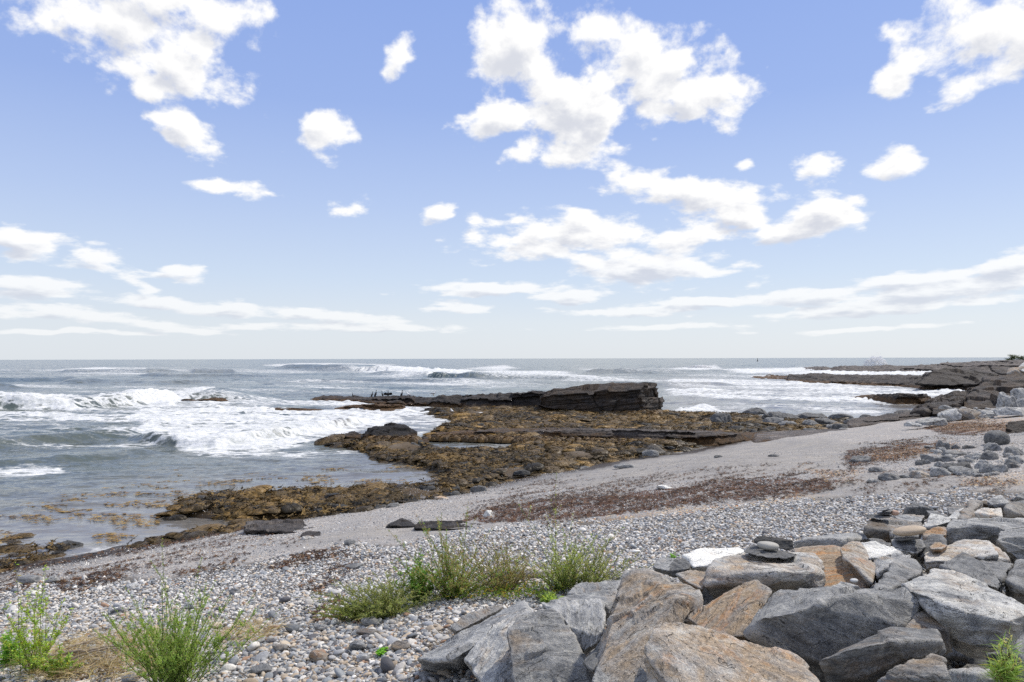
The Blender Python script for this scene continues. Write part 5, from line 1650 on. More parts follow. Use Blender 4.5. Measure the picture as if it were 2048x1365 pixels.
# floating golden weed
def floating():
    n = 60000
    x, y = sample_fan(rs, n, 14, 46, 1.4)
    z = np.full(n, .03)
    px, py = proj(x, y, z)
    polys = [[(40,1010),(300,955),(620,925),(850,925),(870,972),(700,990),(420,990),(340,1030),(300,1080),(0,1105),(-100,1100)]]
    m = pmask(px, py, polys, 24)
    nn_ = fbm2(x / 1.5, y / .9, 4, 81)
    k = (m * .75 + nn_ * 1.5 > .98) & (shore(x, y) < 1)
    x, y = x[k], y[k]; n = len(x)
    s = rs.uniform(.06, .16, n)
    cols = np.array([(.30,.19,.05),(.22,.12,.03),(.12,.07,.02),(.36,.24,.07)])
    col = cols[rs.randint(0, 4, n)] * rs.uniform(.6, 1.2, (n, 1))
    print("floating", n)
    scatter("floating_weed", np.stack([x, y, np.full(n, .035)], -1), np.stack([0 * x, 0 * x, rs.uniform(0, 6.28, n)], -1), np.stack([s * 1.3, s, s * .22], -1),
            rs.randint(0, 8, n), col, LIT, "golden brown seaweed floating in the shallows", "seaweed")
floating()

# ------------------------------------------------------------------ rockweed covered shelf
def mound_shapes():
    out = []
    for k in range(7):
        rs_ = np.random.RandomState(800 + k)
        V, Fq = [], []
        # core: lumpy dome with combed ridges
        na, nr = 56, 12
        for j in range(nr + 1):
            t = j / nr
            for i in range(na):
                a = i / na * 2 * math.pi
                rr_ = math.sin(t * math.pi / 2) * (1 + .18 * math.sin(2 * a + k) + .1 * math.sin(5 * a + 2 * k))
                h = (math.cos(t * math.pi / 2) ** .8) * .55
                rid = .05 * math.sin(a * 14 + 2.5 * math.sin(a * 3 + k) + t * 2) * min(1, t * 2)
                V.append((rr_ * math.cos(a) * (1 + rid), rr_ * math.sin(a) * (1 + rid), h + rid * .5))
        for j in range(nr):
            for i in range(na):
                a0 = j * na + i; a1 = j * na + (i + 1) % na
                Fq.append((a0, a1, a1 + na, a0 + na))
        # hanging fronds
        for s_ in range(170):
            a = rs_.uniform(0, 6.28); t0 = rs_.uniform(.05, .75); n = 6; L = rs_.uniform(.25, .6); w = rs_.uniform(.012, .03)
            wob = rs_.uniform(-.25, .25); lf = rs_.uniform(.01, .07)
            for i in range(n):
                t = min(t0 + L * i / (n - 1), 1.12)
                aa = a + wob * i / n
                q = min(t, 1.0)
                rr_ = (math.sin(q * math.pi / 2) + max(t - 1, 0)) * (1 + .18 * math.sin(2 * aa + k) + .1 * math.sin(5 * aa + 2 * k)) + .02
                h = (max(math.cos(q * math.pi / 2), 0) ** .8) * .55 + lf
                ww = w * (1 - .5 * i / n) / max(rr_, .2)
                V.append((rr_ * math.cos(aa - ww), rr_ * math.sin(aa - ww), h)); V.append((rr_ * math.cos(aa + ww), rr_ * math.sin(aa + ww), h + .012))
                if i:
                    b = len(V) - 4; Fq.append((b, b + 1, b + 3, b + 2))
        out.append(np_mesh("rockweed_mound", np.array(V), np.array(Fq), M_WEEDI, link=False))
    return out
MND = mound_shapes()
def weedbed():
    rs = np.random.RandomState(33)
    P_ = []
    for n, s0, s1, zz in ((42000, .09, .20, 0), (9000, .18, .36, 0), (900, .34, .58, 0)):
        x, y = sample_fan(rs, n * 2, 14, 80, 1.35, .72)
        z = T(x, y)
        px, py = proj(x, y, np.full(len(x), .1))
        m = pmask(px, py, WEED, 6)
        nn_ = fbm2(x / 2.6, y / 2.6, 3, 85)
        k = (m > .5) & (z > -.25) & (nn_ > -.30) & (polysdf(px, py, WEED[0]) + 26 * fbm2(x / 1.1, y / 1.1, 3, 88) > -4 + 400 * (py > 1045) * 0)
        far_ = (pmask(px, py, WEED[1:], 6) > .5) & (m > .5) & (z > -.25)
        k = k | far_
        x, y, z, nn_ = x[k], y[k], z[k], nn_[k]
        s = rs.uniform(s0, s1, len(x)) * (1 + .25 * (y > 35))
        P_.append((x, y, z, s, nn_))
    x, y, z, s, nn_ = [np.concatenate([p[i] for p in P_]) for i in range(5)]
    z = np.maximum(z, -.05) - .12 * s
    n = len(x)
    hue = fbm2(x / 3.0, y / 3.0, 3, 86) + rs.normal(0, .35, n)
    ca, cb, cc_ = np.array([.030,.023,.011]), np.array([.12,.078,.028]), np.array([.27,.165,.046])
    t = np.clip(hue * .8 + .42, 0, 1)[:, None]
    col = np.where(t < .5, ca + (cb - ca) * t * 2, cb + (cc_ - cb) * (t * 2 - 1)) * rs.uniform(.7, 1.25, (n, 1))
    print("weed mounds", n)
    scatter("rockweed", np.stack([x, y, z], -1), np.stack([rs.normal(0, .12, n), rs.normal(0, .12, n), rs.uniform(0, 6.28, n)], -1),
            np.stack([s * 1.15, s, s * rs.uniform(.35, .85, n)], -1), rs.randint(0, len(MND), n), col, MND, "brown and ochre rockweed draped over the low rocks", "seaweed")
    # loose fronds lying over everything
    x, y = sample_fan(rs, 95000, 14, 75, 1.3, .72)
    z = T(x, y); px, py = proj(x, y, np.full(len(x), .1))
    k = (pmask(px, py, WEED, 8) > .4) & (z > -.2) & (fbm2(x / 2.6, y / 2.6, 3, 85) > -.34)
    x, y, z = x[k], y[k], z[k]; n = len(x)
    s = rs.uniform(.09, .24, n)
    t = np.clip(fbm2(x / 2.0, y / 2.0, 3, 87) * .8 + rs.normal(.4, .3, n), 0, 1)[:, None]
    col = (ca + (np.array([.19,.122,.040]) - ca) * t) * rs.uniform(.7, 1.3, (n, 1))
    scatter("loose_fronds", np.stack([x, y, np.maximum(z, 0) + rs.uniform(.0, .16, n)], -1), np.stack([rs.normal(0, .3, n), rs.normal(0, .3, n), rs.uniform(0, 6.28, n)], -1),
            np.stack([s, s, s * .8], -1), rs.randint(0, 8, n), col, LIT, "tangled brown fronds lying loose over the rockweed", "seaweed")
    # weed hanging from the long rock step and at the foot of the block
    q = []
    for (x0, x1, ya, yb, D0) in ((850, 1330, 866, 884, None), (1080, 1320, 822, 836, None), (735, 830, 872, 890, None)):
        n = 700 if x0 != 735 else 120
        px = rs.uniform(x0, x1, n); t = (px - x0) / (x1 - x0)
        base = {850: 879 + 14 * t, 1080: 823 + 8 * t, 735: 884 + 4 * t}[x0]
        g0 = PZ(px, base + rs.uniform(-3, 2, n), .12)
        q.append((g0, np.full(n, {850: .26, 1080: .32, 735: .34}[x0])))
    pos = np.concatenate([a for a, b in q]); sz = np.concatenate([b for a, b in q]) * rs.uniform(.6, 1.25, sum(len(b) for a, b in q))
    n = len(pos)
    col = np.array([.15,.088,.028]) * rs.uniform(.35, 1.3, (n, 1))
    scatter("hanging_rockweed", pos, np.stack([0 * sz, 0 * sz, rs.uniform(0, 6.28, n)], -1), np.stack([sz, sz * .8, sz * 1.5], -1), rs.randint(0, len(MND), n), col, MND,
            "long strands of rockweed hanging from the rock step", "seaweed")
weedbed()

# big single weed covered rocks near the water
for a in [(395,470,985,1030,"rust brown weed covered rock mound at the left end of the shore weed"),(820,850,868,890,"")]:
    pass

# ------------------------------------------------------------------ plants
def leafmesh(name, C, D, Nn, L, Wd, cols, parent, mat=M_LEAF):
    """one small pointed leaf per row: centre, direction, side, length, width"""
    D = D / (np.linalg.norm(D, axis=1)[:, None] + 1e-9)
    S = np.cross(D, Nn); S /= np.linalg.norm(S, axis=1)[:, None] + 1e-9
    U = np.cross(S, D)
    L = L[:, None]; Wd = Wd[:, None]
    v0 = C; v1 = C + D * L * .45 + S * Wd * .5 + U * L * .06; v2 = C + D * L - U * L * .12; v3 = C + D * L * .45 - S * Wd * .5 + U * L * .06
    V = np.stack([v0, v1, v2, v3], 1).reshape(-1, 3)
    n = len(C); f = np.arange(n * 4).reshape(n, 4)
    return np_mesh(name, V, f, mat, attrs=dict(lc=np.repeat(cols, 4, 0)), parent=parent, smooth=False)


def stemmesh(name, lines, radii, cols, parent):
    V, Fq, Cc = [], [], []
    b = 0
    for ln, r, c in zip(lines, radii, cols):
        n = len(ln)
        d = np.gradient(ln, axis=0); d /= np.linalg.norm(d, axis=1)[:, None] + 1e-9
        s = np.cross(d, [0.31, 0.2, 0.93]); s /= np.linalg.norm(s, axis=1)[:, None] + 1e-9
        u = np.cross(s, d)
        rad = r * np.linspace(1, .3, n)[:, None]
        ring = [ln + s * rad, ln - s * rad * .5 + u * rad * .87, ln - s * rad * .5 - u * rad * .87]
        P = np.stack(ring, 1).reshape(-1, 3)
        V.append(P); Cc.append(np.tile(c, (len(P), 1)))
        i = np.arange(n - 1)[:, None] * 3 + np.arange(3)[None]; j = np.arange(n - 1)[:, None] * 3 + (np.arange(3)[None] + 1) % 3
        Fq.append(np.stack([i, j, j + 3, i + 3], -1).reshape(-1, 4) + b)
        b += len(P)
    return np_mesh(name, np.concatenate(V), np.concatenate(Fq), M_LEAF, attrs=dict(lc=np.concatenate(Cc)), parent=parent)


def plant(px, py, wpx, hpx, nst, label, cat="weed plant", name="beach_plant", seed=1, green=((.10,.20,.03),(.22,.32,.06)), spike=((.22,.26,.07),(.34,.33,.12)),
          leaf=(.022, .011), dens=1.0, lean=0.0, spikes=.6, droop=0.0, stemc=(.14,.17,.05), D=None, zc=None, yellow=0.05, group="plants growing on the pebbles", hvar=.45, hvar2=None):
    rs = np.random.RandomState(seed)
    g0 = G(px, py) if D is None else PD(np.float64(px), np.float64(py), D)
    if D is None:
        g0 = np.array([g0[0], g0[1], T(g0[0:1], g0[1:2])[0]])
    root = empty(name, g0)
    D = g0[1]; Hh = hpx / F * D; Ww = wpx / F * D * .5
    lines, radii, cols = [], [], []
    LC, LD, LN, LL, LW, LCo = [], [], [], [], [], []
    SCn, SD, SN, SL, SW, SCo = [], [], [], [], [], []
    g_a, g_b = [np.array(c) * 1.55 for c in green]; s_a, s_b = [np.array(c) * 1.45 for c in spike]
    Ww *= 1.35
    def addline(ln, r, c):
        lines.append(ln); radii.append(r); cols.append(np.array(c) * rs.uniform(.8, 1.2))
    def leaves(ln, m, k0=.1, sc=1.0):
        t = rs.uniform(k0, 1, m) * (len(ln) - 1); i = np.minimum(t.astype(int), len(ln) - 2); fr = (t - i)[:, None]
        c = ln[i] * (1 - fr) + ln[i + 1] * fr
        d = rs.normal(0, 1, (m, 3)); d[:, 2] = rs.uniform(-.1, 1.0, m)
        LC.append(c); LD.append(d); LN.append(rs.normal(0, .5, (m, 3)) + [0, 0, 1])
        s = rs.uniform(.5, 1.3, m) * sc
        LL.append(leaf[0] * s); LW.append(leaf[1] * s)
        k = rs.uniform(0, 1, (m, 1)); cc = g_a + (g_b - g_a) * k
        yl = rs.uniform(0, 1, m) < yellow
        cc[yl] = np.array([.48, .40, .06])
        LCo.append(cc)
    def spikesf(ln, m):
        n = len(ln)
        t = rs.uniform(.35, 1, m) * (n - 1); i = np.minimum(t.astype(int), n - 2); fr = (t - i)[:, None]
        c = ln[i] * (1 - fr) + ln[i + 1] * fr + rs.normal(0, .0035, (m, 3))
        d = rs.normal(0, .6, (m, 3)); d[:, 2] += .8
        SCn.append(c); SD.append(d); SN.append(rs.normal(0, 1, (m, 3)))
        s = rs.uniform(.6, 1.3, m)
        SL.append(.011 * s); SW.append(.007 * s)
        k = rs.uniform(0, 1, (m, 1)); SCo.append(s_a + (s_b - s_a) * k)
    for k in range(nst):
        a = rs.uniform(0, 6.28); q = rs.uniform(0, 1) ** .55
        h = Hh * (1 - (hvar2 or hvar) * (rs.uniform(0, 1) ** (.45 if hvar2 else 1))) * (1 - .35 * q * q)
        if k == 0: h = Hh; q = .1
        ex, ey = math.cos(a) * Ww * q + lean * Ww, math.sin(a) * Ww * q * .7
        n = 12; t = np.linspace(0, 1, n)
        bx, by = rs.normal(0, Ww * .10), rs.normal(0, Ww * .08)
        ln = np.stack([bx + ex * t ** 1.1, by + ey * t ** 1.1, h * (t - droop * t ** 3)], -1)
        ln[:, :2] += np.cumsum(rs.normal(0, .006, (n, 2)), 0)
        addline(ln, .0035 + .002 * rs.uniform(), stemc)
        leaves(ln, int(22 * dens), .08)
        if rs.uniform() < spikes: spikesf(ln, int(70 * dens))
        for b in range(int(7 * max(dens, .6))):
            tb = rs.uniform(.12, .85); i = int(tb * (n - 1)); o = ln[i]
            aa = rs.uniform(0, 6.28); L = h * rs.uniform(.12, .32) * (1.1 - tb * .6)
            tt = np.linspace(0, 1, 6)
            br = o + np.stack([math.cos(aa) * L * .5 * tt, math.sin(aa) * L * .5 * tt, L * .9 * tt ** 1.2 * (1 - droop)], -1)
            addline(br, .0016, stemc)
            leaves(br, int(10 * dens), .1, .8)
            if rs.uniform() < spikes: spikesf(br, int(26 * dens))
    stemmesh("stems", lines, radii, cols, root)
    leafmesh("foliage", np.concatenate(LC), np.concatenate(LD), np.concatenate(LN), np.concatenate(LL), np.concatenate(LW), np.concatenate(LCo), root)
    if SCn:
        leafmesh("seed_spikes", np.concatenate(SCn), np.concatenate(SD), np.concatenate(SN), np.concatenate(SL), np.concatenate(SW), np.concatenate(SCo), root)
    tag(root, label, cat, group)
    return root


plant(352, 1385, 250, 300, 85, "tall bright green plant with many thin seed spikes in the lower left", seed=1, dens=1.25, hvar2=.55, leaf=(.022, .008), hvar=.6, spikes=.9, green=((.12,.23,.04),(.28,.40,.10)), spike=((.20,.27,.06),(.33,.38,.12)))
plant(72, 1352, 150, 230, 20, "yellow green leafy plant with a tall central stem at the left edge", seed=2, dens=1.1, leaf=(.042, .015), hvar=.6, green=((.16,.28,.03),(.36,.46,.06)), spike=((.30,.32,.10),(.40,.42,.16)), yellow=.12)
plant(20, 1330, 110, 70, 16, "low light green plant at the foot of the yellow green leafy plant", seed=3, dens=1.3, leaf=(.045, .018), hvar=.5, green=((.10,.24,.04),(.26,.40,.07)), spikes=.2)
plant(110, 1362, 90, 80, 12, "small leafy plant beside the driftwood sticks", seed=13, dens=1.2, leaf=(.040, .018), hvar=.5, green=((.12,.22,.04),(.30,.36,.08)), spikes=.2, yellow=.15)
plant(905, 1202, 215, 190, 70, "dense dark green plant with reddish seed spikes in the centre", seed=4, dens=1.3, hvar2=.75, spikes=.85, leaf=(.026, .009), hvar=.5, green=((.09,.19,.035),(.20,.31,.07)), spike=((.28,.22,.10),(.38,.28,.15)), yellow=.02)
plant(838, 1208, 110, 110, 24, "broad leafy green plant left of the dense dark green one", seed=5, dens=1.2, leaf=(.045, .018), green=((.09,.19,.03),(.20,.32,.06)), spike=((.24,.24,.08),(.34,.30,.14)), yellow=.06)
plant(775, 1232, 200, 105, 90, "low bushy grey green plant spreading left over the pebbles", seed=6, dens=1.2, leaf=(.026, .007), droop=.25, green=((.13,.17,.05),(.27,.30,.11)), spike=((.26,.26,.12),(.36,.34,.18)), hvar=.5, lean=-.25)
plant(715, 1240, 120, 60, 60, "low tangled plant at the left end of the bushy plants", seed=7, dens=1.0, leaf=(.026, .006), droop=.35, green=((.14,.19,.05),(.30,.33,.12)), hvar=.5, lean=-.2)
plant(1122, 1178, 175, 235, 60, "sparse pale yellow green plant with a tall thin stem right of centre", seed=8, dens=1.0, hvar2=.8, leaf=(.026, .010), green=((.16,.24,.05),(.34,.40,.12)), spike=((.34,.36,.14),(.46,.46,.22)), yellow=.12, hvar=.6)
plant(1180, 1172, 170, 110, 46, "thin twiggy plant behind the rough grey rock", seed=9, dens=.95, leaf=(.022, .009), green=((.12,.18,.05),(.26,.28,.10)), spike=((.28,.26,.12),(.36,.32,.18)), hvar=.5, lean=.25)
plant(1010, 1182, 230, 115, 80, "airy brownish plant between the dense green plant and the sparse yellow one", seed=10, dens=.8, leaf=(.020, .008), green=((.15,.19,.06),(.28,.28,.10)), spike=((.30,.22,.12),(.38,.28,.16)), stemc=(.20,.14,.07), hvar=.5)
plant(762, 1312, 34, 12, 9, "tiny bright green seedling alone among the pebbles", seed=11, dens=.6, leaf=(.030, .018), green=((.13,.30,.03),(.24,.44,.06)), spikes=0, hvar=.3)
plant(1095, 1192, 60, 22, 9, "pale broad leaved rosette at the edge of the low green patch", seed=12, dens=.5, leaf=(.085, .034), green=((.22,.30,.08),(.38,.44,.14)), spikes=0)
plant(1345, 1115, 12, 14, 4, "tiny green sprout beside the small dark rock", seed=14, dens=.5, leaf=(.03, .014), green=((.14,.30,.04),(.24,.42,.08)), spikes=0)
plant(2012, 1378, 44, 110, 10, "green grass with a tall dry stalk growing between rocks at the bottom right", seed=15, dens=.9, leaf=(.09, .005), green=((.16,.26,.05),(.30,.36,.10)), spike=((.40,.34,.16),(.46,.40,.22)), spikes=.15, D=3.7, hvar=.7)


def blades(name, polys, n, y0, y1, length, width, cols, label, cat, seed, flat=.2, curve=.6, umax=.75, lift=0.0, soft=10, clump=.15):
    """loose strands lying or standing on the ground"""
    rs = np.random.RandomState(seed)
    x, y = sample_fan(rs, n * 6, y0, y1, 1.2, umax)
    z = T(x, y); px, py = proj(x, y, z)
    k = (pmask(px, py, polys, soft) + .5 * fbm2(x / .25, y / .25, 2, seed) > .5 + clump)
    x, y, z = x[k][:n], y[k][:n], z[k][:n]; n = len(x)
    m = 6
    a = rs.uniform(0, 6.28, n); L = length * rs.uniform(.4, 1.3, n); up = np.abs(rs.normal(0, flat, n)) + .05
    P = np.stack([x, y, z + lift + rs.uniform(0, .05, n)], -1)
    rows = [P.copy()]
    da = rs.normal(0, curve, n) / m
    for i in range(m - 1):
        st = np.stack([np.cos(a), np.sin(a), up * (1 - 1.6 * i / m)], -1) * (L / m)[:, None]
        P = P + st; a = a + da; rows.append(P.copy())
    R = np.array(rows)                       # m,n,3
    T_ = np.gradient(R, axis=0); T_ /= np.linalg.norm(T_, axis=2)[..., None] + 1e-9
    S = np.cross(T_, rs.normal(0, 1, (1, n, 3)) + np.array([0, 0, .8])); S /= np.linalg.norm(S, axis=2)[..., None] + 1e-9
    w = (width * np.linspace(1, .3, m))[:, None, None]
    V = np.stack([R - S * w, R + S * w], 2).transpose(1, 0, 2, 3).reshape(-1, 3)
    b = np.arange(n)[:, None] * (2 * m) + np.arange(m - 1)[None] * 2
    f = np.stack([b, b + 1, b + 3, b + 2], -1).reshape(-1, 4)
    c = np.array(cols)[rs.randint(0, len(cols), n)] * rs.uniform(.7, 1.25, (n, 1))
    o = np_mesh(name, V, f, M_LEAF, attrs=dict(lc=np.repeat(c, 2 * m, 0)), smooth=False)
    tag(o, label, cat, None, 'stuff')
    print(name, n)
STRAW = [(.46,.34,.17),(.56,.43,.24),(.34,.22,.11),(.62,.50,.30),(.24,.15,.08)]
blades("dry_straw", [[(110,1305),(180,1282),(300,1278),(370,1295),(390,1330),(330,1372),(60,1380),(40,1340)],[(440,1280),(480,1258),(550,1255),(560,1272),(520,1298),(460,1300)]], 5200, 5.6, 9.5, .34, .0022, STRAW,
       "tangled tan straw around the plants in the lower left", "straw", 51, .45, 1.8, lift=.05, clump=.22)
blades("ground_cover", [[(870,1204),(920,1190),(1000,1182),(1060,1178),(1130,1174),(1150,1182),(1110,1200),(1040,1206),(960,1208)]], 9000, 7.5, 11, .05, .008,
       [(.16,.26,.03),(.34,.38,.04),(.10,.20,.03),(.50,.36,.06),(.24,.34,.05)], "low mat of small green and yellow leaves in front of the log", "ground plants", 52, .9, .8, lift=.05, clump=0)
blades("ground_cover", [[(680,1242),(700,1215),(760,1200),(870,1200),(880,1212),(800,1240),(720,1252)],[(1150,1175),(1240,1150),(1260,1165),(1220,1185)],[(0,1300),(90,1300),(110,1370),(0,1370)]], 9000, 5.8, 12, .07, .003,
       [(.14,.20,.05),(.26,.28,.09),(.20,.14,.06),(.10,.17,.03)], "thin tangled grass under the bushy plants", "ground plants", 53, .8, 1.0, lift=.03, clump=0)
blades("dry_litter", [[(840,1205),(960,1175),(1060,1165),(1100,1178),(980,1205)],[(660,1255),(700,1225),(760,1240),(720,1262)]], 1500, 7, 11, .10, .002,
       [(.34,.13,.05),(.42,.26,.12),(.20,.09,.05)], "reddish dead stems under the plants in the centre", "dead stems", 54, .5, 1.2, lift=.03)
blades("dark_debris", [[(100,1345),(150,1325),(240,1330),(260,1352),(200,1372),(110,1372)]], 2500, 5.8, 8, .06, .006,
       [(.05,.03,.02),(.10,.06,.035),(.20,.12,.06),(.03,.025,.02)], "dark rotting weed under the driftwood sticks", "debris", 55, .3, 1.0, lift=.03)


def stick(p0, p1, r, label, seed, bend=.05, h=.11):
    rs = np.random.RandomState(seed)
    a = G(*p0); b = G(*p1)
    a[2] = T(a[:1], a[1:2])[0] + h; b[2] = T(b[:1], b[1:2])[0] + h + .02
    n, m = 26, 9
    t = np.linspace(0, 1, n)[:, None]
    ln = a + (b - a) * t
    nx = np.linalg.norm(b - a)
    ln = ln + (np.array([[.3, .5, .5]]) * bend * nx * np.sin(t * 3.14)) + np.cumsum(rs.normal(0, .003, (n, 3)), 0)
    d = np.gradient(ln, axis=0); d /= np.linalg.norm(d, axis=1)[:, None]
    s = np.cross(d, [0, 0, 1]); s /= np.linalg.norm(s, axis=1)[:, None]; u = np.cross(s, d)
    th = np.linspace(0, 2 * math.pi, m, endpoint=False)
    rr_ = r * (1 - .5 * t) * (1 + .2 * rs.normal(0, .4, (n, 1))) * np.where((t < .01) | (t > .99), .3, 1)
    V = ln[:, None] + s[:, None] * (np.cos(th)[None, :, None] * rr_[:, None]) + u[:, None] * (np.sin(th)[None, :, None] * rr_[:, None])
    i = np.arange(n - 1)[:, None] * m + np.arange(m)[None]; j = np.arange(n - 1)[:, None] * m + (np.arange(m)[None] + 1) % m
    f = np.stack([i, j, j + m, i + m], -1).reshape(-1, 4)
    o = np_mesh("driftwood_stick", V.reshape(-1, 3) - a, f, M_WOOD); o.location = a
    tag(o, label, "driftwood", "driftwood sticks in the straw")
stick((84, 1338), (165, 1330), .026, "thick grey brown driftwood stick, left in the straw", 1)
stick((130, 1318), (235, 1290), .012, "long thin grey driftwood stick slanting up to the right", 2)
stick((150, 1332), (248, 1314), .016, "long grey stick lying above the bleached branch", 3, .08)
stick((224, 1314), (240, 1342), .022, "short bleached white branch with a bent end", 4, .12)
stick((262, 1322), (216, 1358), .007, "very thin pale twig below the bleached branch", 5)
stick((140, 1342), (232, 1326), .014, "dark brown stick under the long grey stick", 6, .1)

# ------------------------------------------------------------------ birds
def lathe(pts, rad, m=10):
    pts = np.array(pts, float); rad = np.array(rad, float)
    d = np.gradient(pts, axis=0); d /= np.linalg.norm(d, axis=1)[:, None]
    s = np.cross(d, [0, 1, 0]); s /= np.linalg.norm(s, axis=1)[:, None] + 1e-9; u = np.cross(s, d)
    th = np.linspace(0, 2 * math.pi, m, endpoint=False)
    V = pts[:, None] + (s[:, None] * np.cos(th)[None, :, None] + u[:, None] * np.sin(th)[None, :, None]) * rad[:, None, None]
    n = len(pts)
    i = np.arange(n - 1)[:, None] * m + np.arange(m)[None]; j = np.arange(n - 1)[:, None] * m + (np.arange(m)[None] + 1) % m
    return V.reshape(-1, 3), np.stack([i, j, j + m, i + m], -1).reshape(-1, 4)


def join(parts):
    V, Fq, b = [], [], 0
    for v, f in parts:
        V.append(v); Fq.append(f + b); b += len(v)
    return np.concatenate(V), np.concatenate(Fq)


def cormorant(px, py, D, hgt, face, label, wings=False):
    p = PD(np.float64(px), np.float64(py), D)
    s = hgt / .80
    root = empty("cormorant", p)
    body = lathe([(-.17, 0, .02), (-.12, 0, .08), (-.06, 0, .17), (0, 0, .29), (.05, 0, .40), (.07, 0, .49), (.06, 0, .57), (.07, 0, .65), (.10, 0, .715), (.135, 0, .73), (.155, 0, .725)],
                 [.008, .045, .085, .105, .085, .05, .032, .028, .036, .03, .012], 12)
    legs = [lathe([(.0 + .02, y, .16), (.01, y, .07), (.02, y, .012), (.07, y, .006)], [.03, .014, .014, .02], 6) for y in (-.045, .045)]
    bill = lathe([(.15, 0, .725), (.19, 0, .72), (.215, 0, .708)], [.012, .008, .003], 6)
    V, f = join([body] + legs)
    b = np_mesh("body", V * s, f, M_BIRD_D, parent=root)
    np_mesh("bill", bill[0] * s, bill[1], M_BILL, parent=root)
    if wings:
        for sg in (-1, 1):
            sp = np.array([(0, .06, .42), (.03, .25, .50), (.0, .45, .44), (-.08, .50, .28), (-.10, .36, .20), (-.09, .2, .18), (-.06, .08, .2)]) * [1, sg, 1]
            back = sp + [-.02, 0, 0]
            V = np.vstack([sp, back]); n = len(sp)
            fs = [np.array([[0, k, k + 1] for k in range(1, n - 1)]), np.array([[n, n + k + 1, n + k] for k in range(1, n - 1)]),
                  np.array([[k, (k + 1) % n, (k + 1) % n + n, k + n] for k in range(n)])]
            np_mesh("wing", V * s, fs, M_BIRD_D, parent=root, smooth=False)
    root.rotation_euler = (0, 0, face)
    tag(root, label, "cormorant", "birds resting on the low ridge")


def gull(px, py, D, s, face, label):
    p = PD(np.float64(px), np.float64(py), D)
    root = empty("gull", p)
    body = lathe([(-.20, 0, .17), (-.12, 0, .19), (-.02, 0, .20), (.08, 0, .23), (.13, 0, .30), (.15, 0, .36), (.185, 0, .375), (.20, 0, .37)], [.01, .05, .085, .085, .055, .04, .035, .012], 12)
    legs = [lathe([(.0, y, .15), (.0, y, .08), (.0, y, .01), (.04, y, .005)], [.012, .008, .008, .014], 6) for y in (-.03, .03)]
    V, f = join([body]); np_mesh("body", V * s, f, M_BIRD_W, parent=root)
    w = [lathe([(-.27, y, .18), (-.15, y * 1.5, .215), (0, y * 1.6, .235), (.06, y, .235)], [.006, .03, .045, .015], 8) for y in (-.045, .045)]
    V, f = join(w); np_mesh("wings", V * s, f, M_BIRD_G, parent=root)
    V, f = join(legs); np_mesh("legs", V * s, f, M_BILL, parent=root)
    b = lathe([(.195, 0, .37), (.235, 0, .36)], [.012, .003], 6); np_mesh("bill", b[0] * s, b[1], M_BILL, parent=root)
    root.rotation_euler = (0, 0, face)
    tag(root, label, "gull", "birds resting on the low ridge")
for a in [(706,796.5,80,.62,2.9,"brown cormorant alone at the left end of the low ridge",False),(744,794.5,77,.62,.3,"small dark cormorant next to a taller one on the low ridge",False),
          (751,794.5,77,.78,.5,"tall upright dark cormorant third from the left on the low ridge",False),(765,794.5,77,.66,2.8,"dark cormorant just left of the one drying its wings",False),
          (776,794.5,76,.74,-1.3,"black cormorant holding its wings out to dry",True),(803,795,75,.78,.4,"dark cormorant between the wing drying bird and the gulls",False)]:
    cormorant(*a[:6], wings=a[6])
gull(818, 795.5, 74, 1.3, 2.9, "white gull right of the row of cormorants on the low ridge")
gull(867, 792.5, 72, 1.3, .3, "white and grey gull farthest right on the low ridge")
gull(907, 833, 60, 1.5, 2.6, "white gull standing on the weed below the ridge")

# ------------------------------------------------------------------ spray, buoy, far shrubs
def spray(px, py, D, w, h, n, label, seed):
    """burst of white water: a ragged lumpy plume with thrown droplets round it"""
    rs = np.random.RandomState(seed)
    c = PD(np.float64(px), np.float64(py), D); c[2] = 0
    v, f = ico(6)
    V = v * np.array([w * .30, w * .22, h * .42])
    V[:, 2] += h * .34
    t = np.clip(V[:, 2] / h, 0, 1)
    V[:, :2] *= (1.35 - .75 * t)[:, None]
    q = V / h
    sp = 1 - np.abs(fbm(q * np.array([3.2, 3.2, 1.4]) + seed, 4, seed, .6))
    V = V + v * (h * (.55 * (sp - .72) + .10 * fbm(q * 11, 3, seed + 2)))[:, None]
    Vs, Fs = [V], [f]
    v1, f1 = ico(1); b = len(V)
    for k in range(n):
        a = rs.uniform(-1, 1) * .75; t = rs.uniform(0, 1) ** 1.5
        p = np.array([a * w * .5 * (1.2 - .6 * t), rs.normal(0, .12) * w, h * t * 1.12 * (1 - .5 * a * a)])
        r = rs.uniform(.25, 1.0) * .018 * h
        Vs.append(v1 * r + p); Fs.append(f1 + b); b += len(v1)
    o = np_mesh("spray", np.concatenate(Vs), np.concatenate(Fs), M_SPRAY); o.location = c
    tag(o, label, "spray", None, 'stuff')
spray(1752, 738, 300, 11.0, 6.2, 160, "tall white burst of spray over the far rocks", 1)
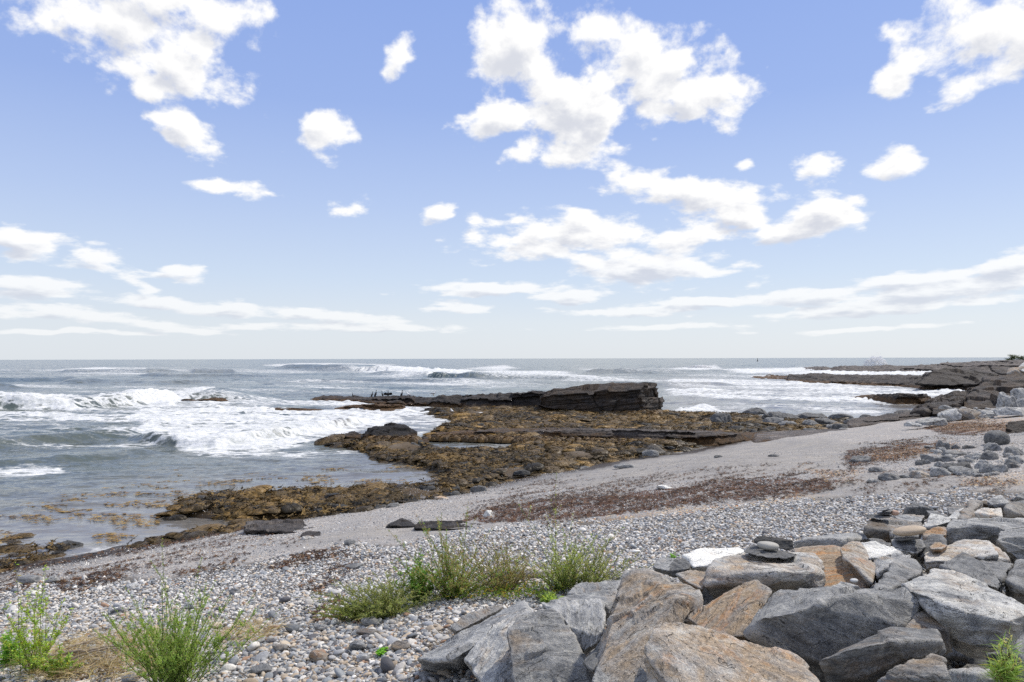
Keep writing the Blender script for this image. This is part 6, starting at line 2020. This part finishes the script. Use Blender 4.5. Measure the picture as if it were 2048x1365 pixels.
spray(1400, 741, 300, 15.0, 2.0, 300, "low white spray above the far breaker", 2)
spray(160, 800, 74, 1.0, 1.0, 160, "small splash leaping from the left breaker", 3)

def buoy():
    p = PD(np.float64(1515), np.float64(721), 900); p[2] = 0
    root = empty("buoy", p)
    V, f = lathe([(0, 0, -.3), (0, 0, 0), (0, .001, .5), (0, 0, .9), (0, 0, 1.0)], [.9, 1.2, 1.2, .9, .3], 14); np_mesh("float", V, f, M_BIRD_D, parent=root)
    V, f = lathe([(0, 0, .9), (0, .001, 2.0), (0, 0, 3.2)], [.55, .38, .25], 8); np_mesh("tower", V, f, M_BIRD_D, parent=root)
    V, f = lathe([(0, 0, 3.1), (0, .001, 3.3), (0, 0, 3.8), (0, 0, 4.0)], [.2, .45, .45, .1], 10); np_mesh("lamp", V, f, M_BIRD_D, parent=root)
    tag(root, "small dark buoy on the horizon right of centre", "buoy")
buoy()

def shrub(px, py, D, w, h, label, seed):
    rs = np.random.RandomState(seed)
    c = PD(np.float64(px), np.float64(py), D)
    root = empty("shrub", c)
    n = 1600
    cl = rs.normal(0, 1, (14, 3)) * [w * .28, w * .2, h * .16] + [0, 0, h * .55]
    C = cl[rs.randint(0, 14, n)] + rs.normal(0, 1, (n, 3)) * [w * .09, w * .09, h * .10]
    cols = np.array([.06,.075,.035]) * rs.uniform(.6, 1.8, (n, 1))
    leafmesh("foliage", C, rs.normal(0, 1, (n, 3)), rs.normal(0, 1, (n, 3)), np.full(n, h * .10), np.full(n, h * .07), cols, root)
    lines = [np.linspace([0, 0, -.5], cl[k], 6) + rs.normal(0, .03, (6, 3)) for k in range(10)]
    stemmesh("trunk", lines, [h * .02] * 10, [(.08, .06, .045)] * 10, root)
    tag(root, label, "shrub", "shrubs on the far headland")
shrub(2030, 722, 300, 5.0, 2.6, "dark wind bent shrub highest on the far headland", 1)
shrub(2018, 724, 300, 3.5, 1.4, "low shrub left of the wind bent one on the far headland", 2)
shrub(2046, 723, 300, 4.5, 1.5, "low shrub at the right edge on the far headland", 3)
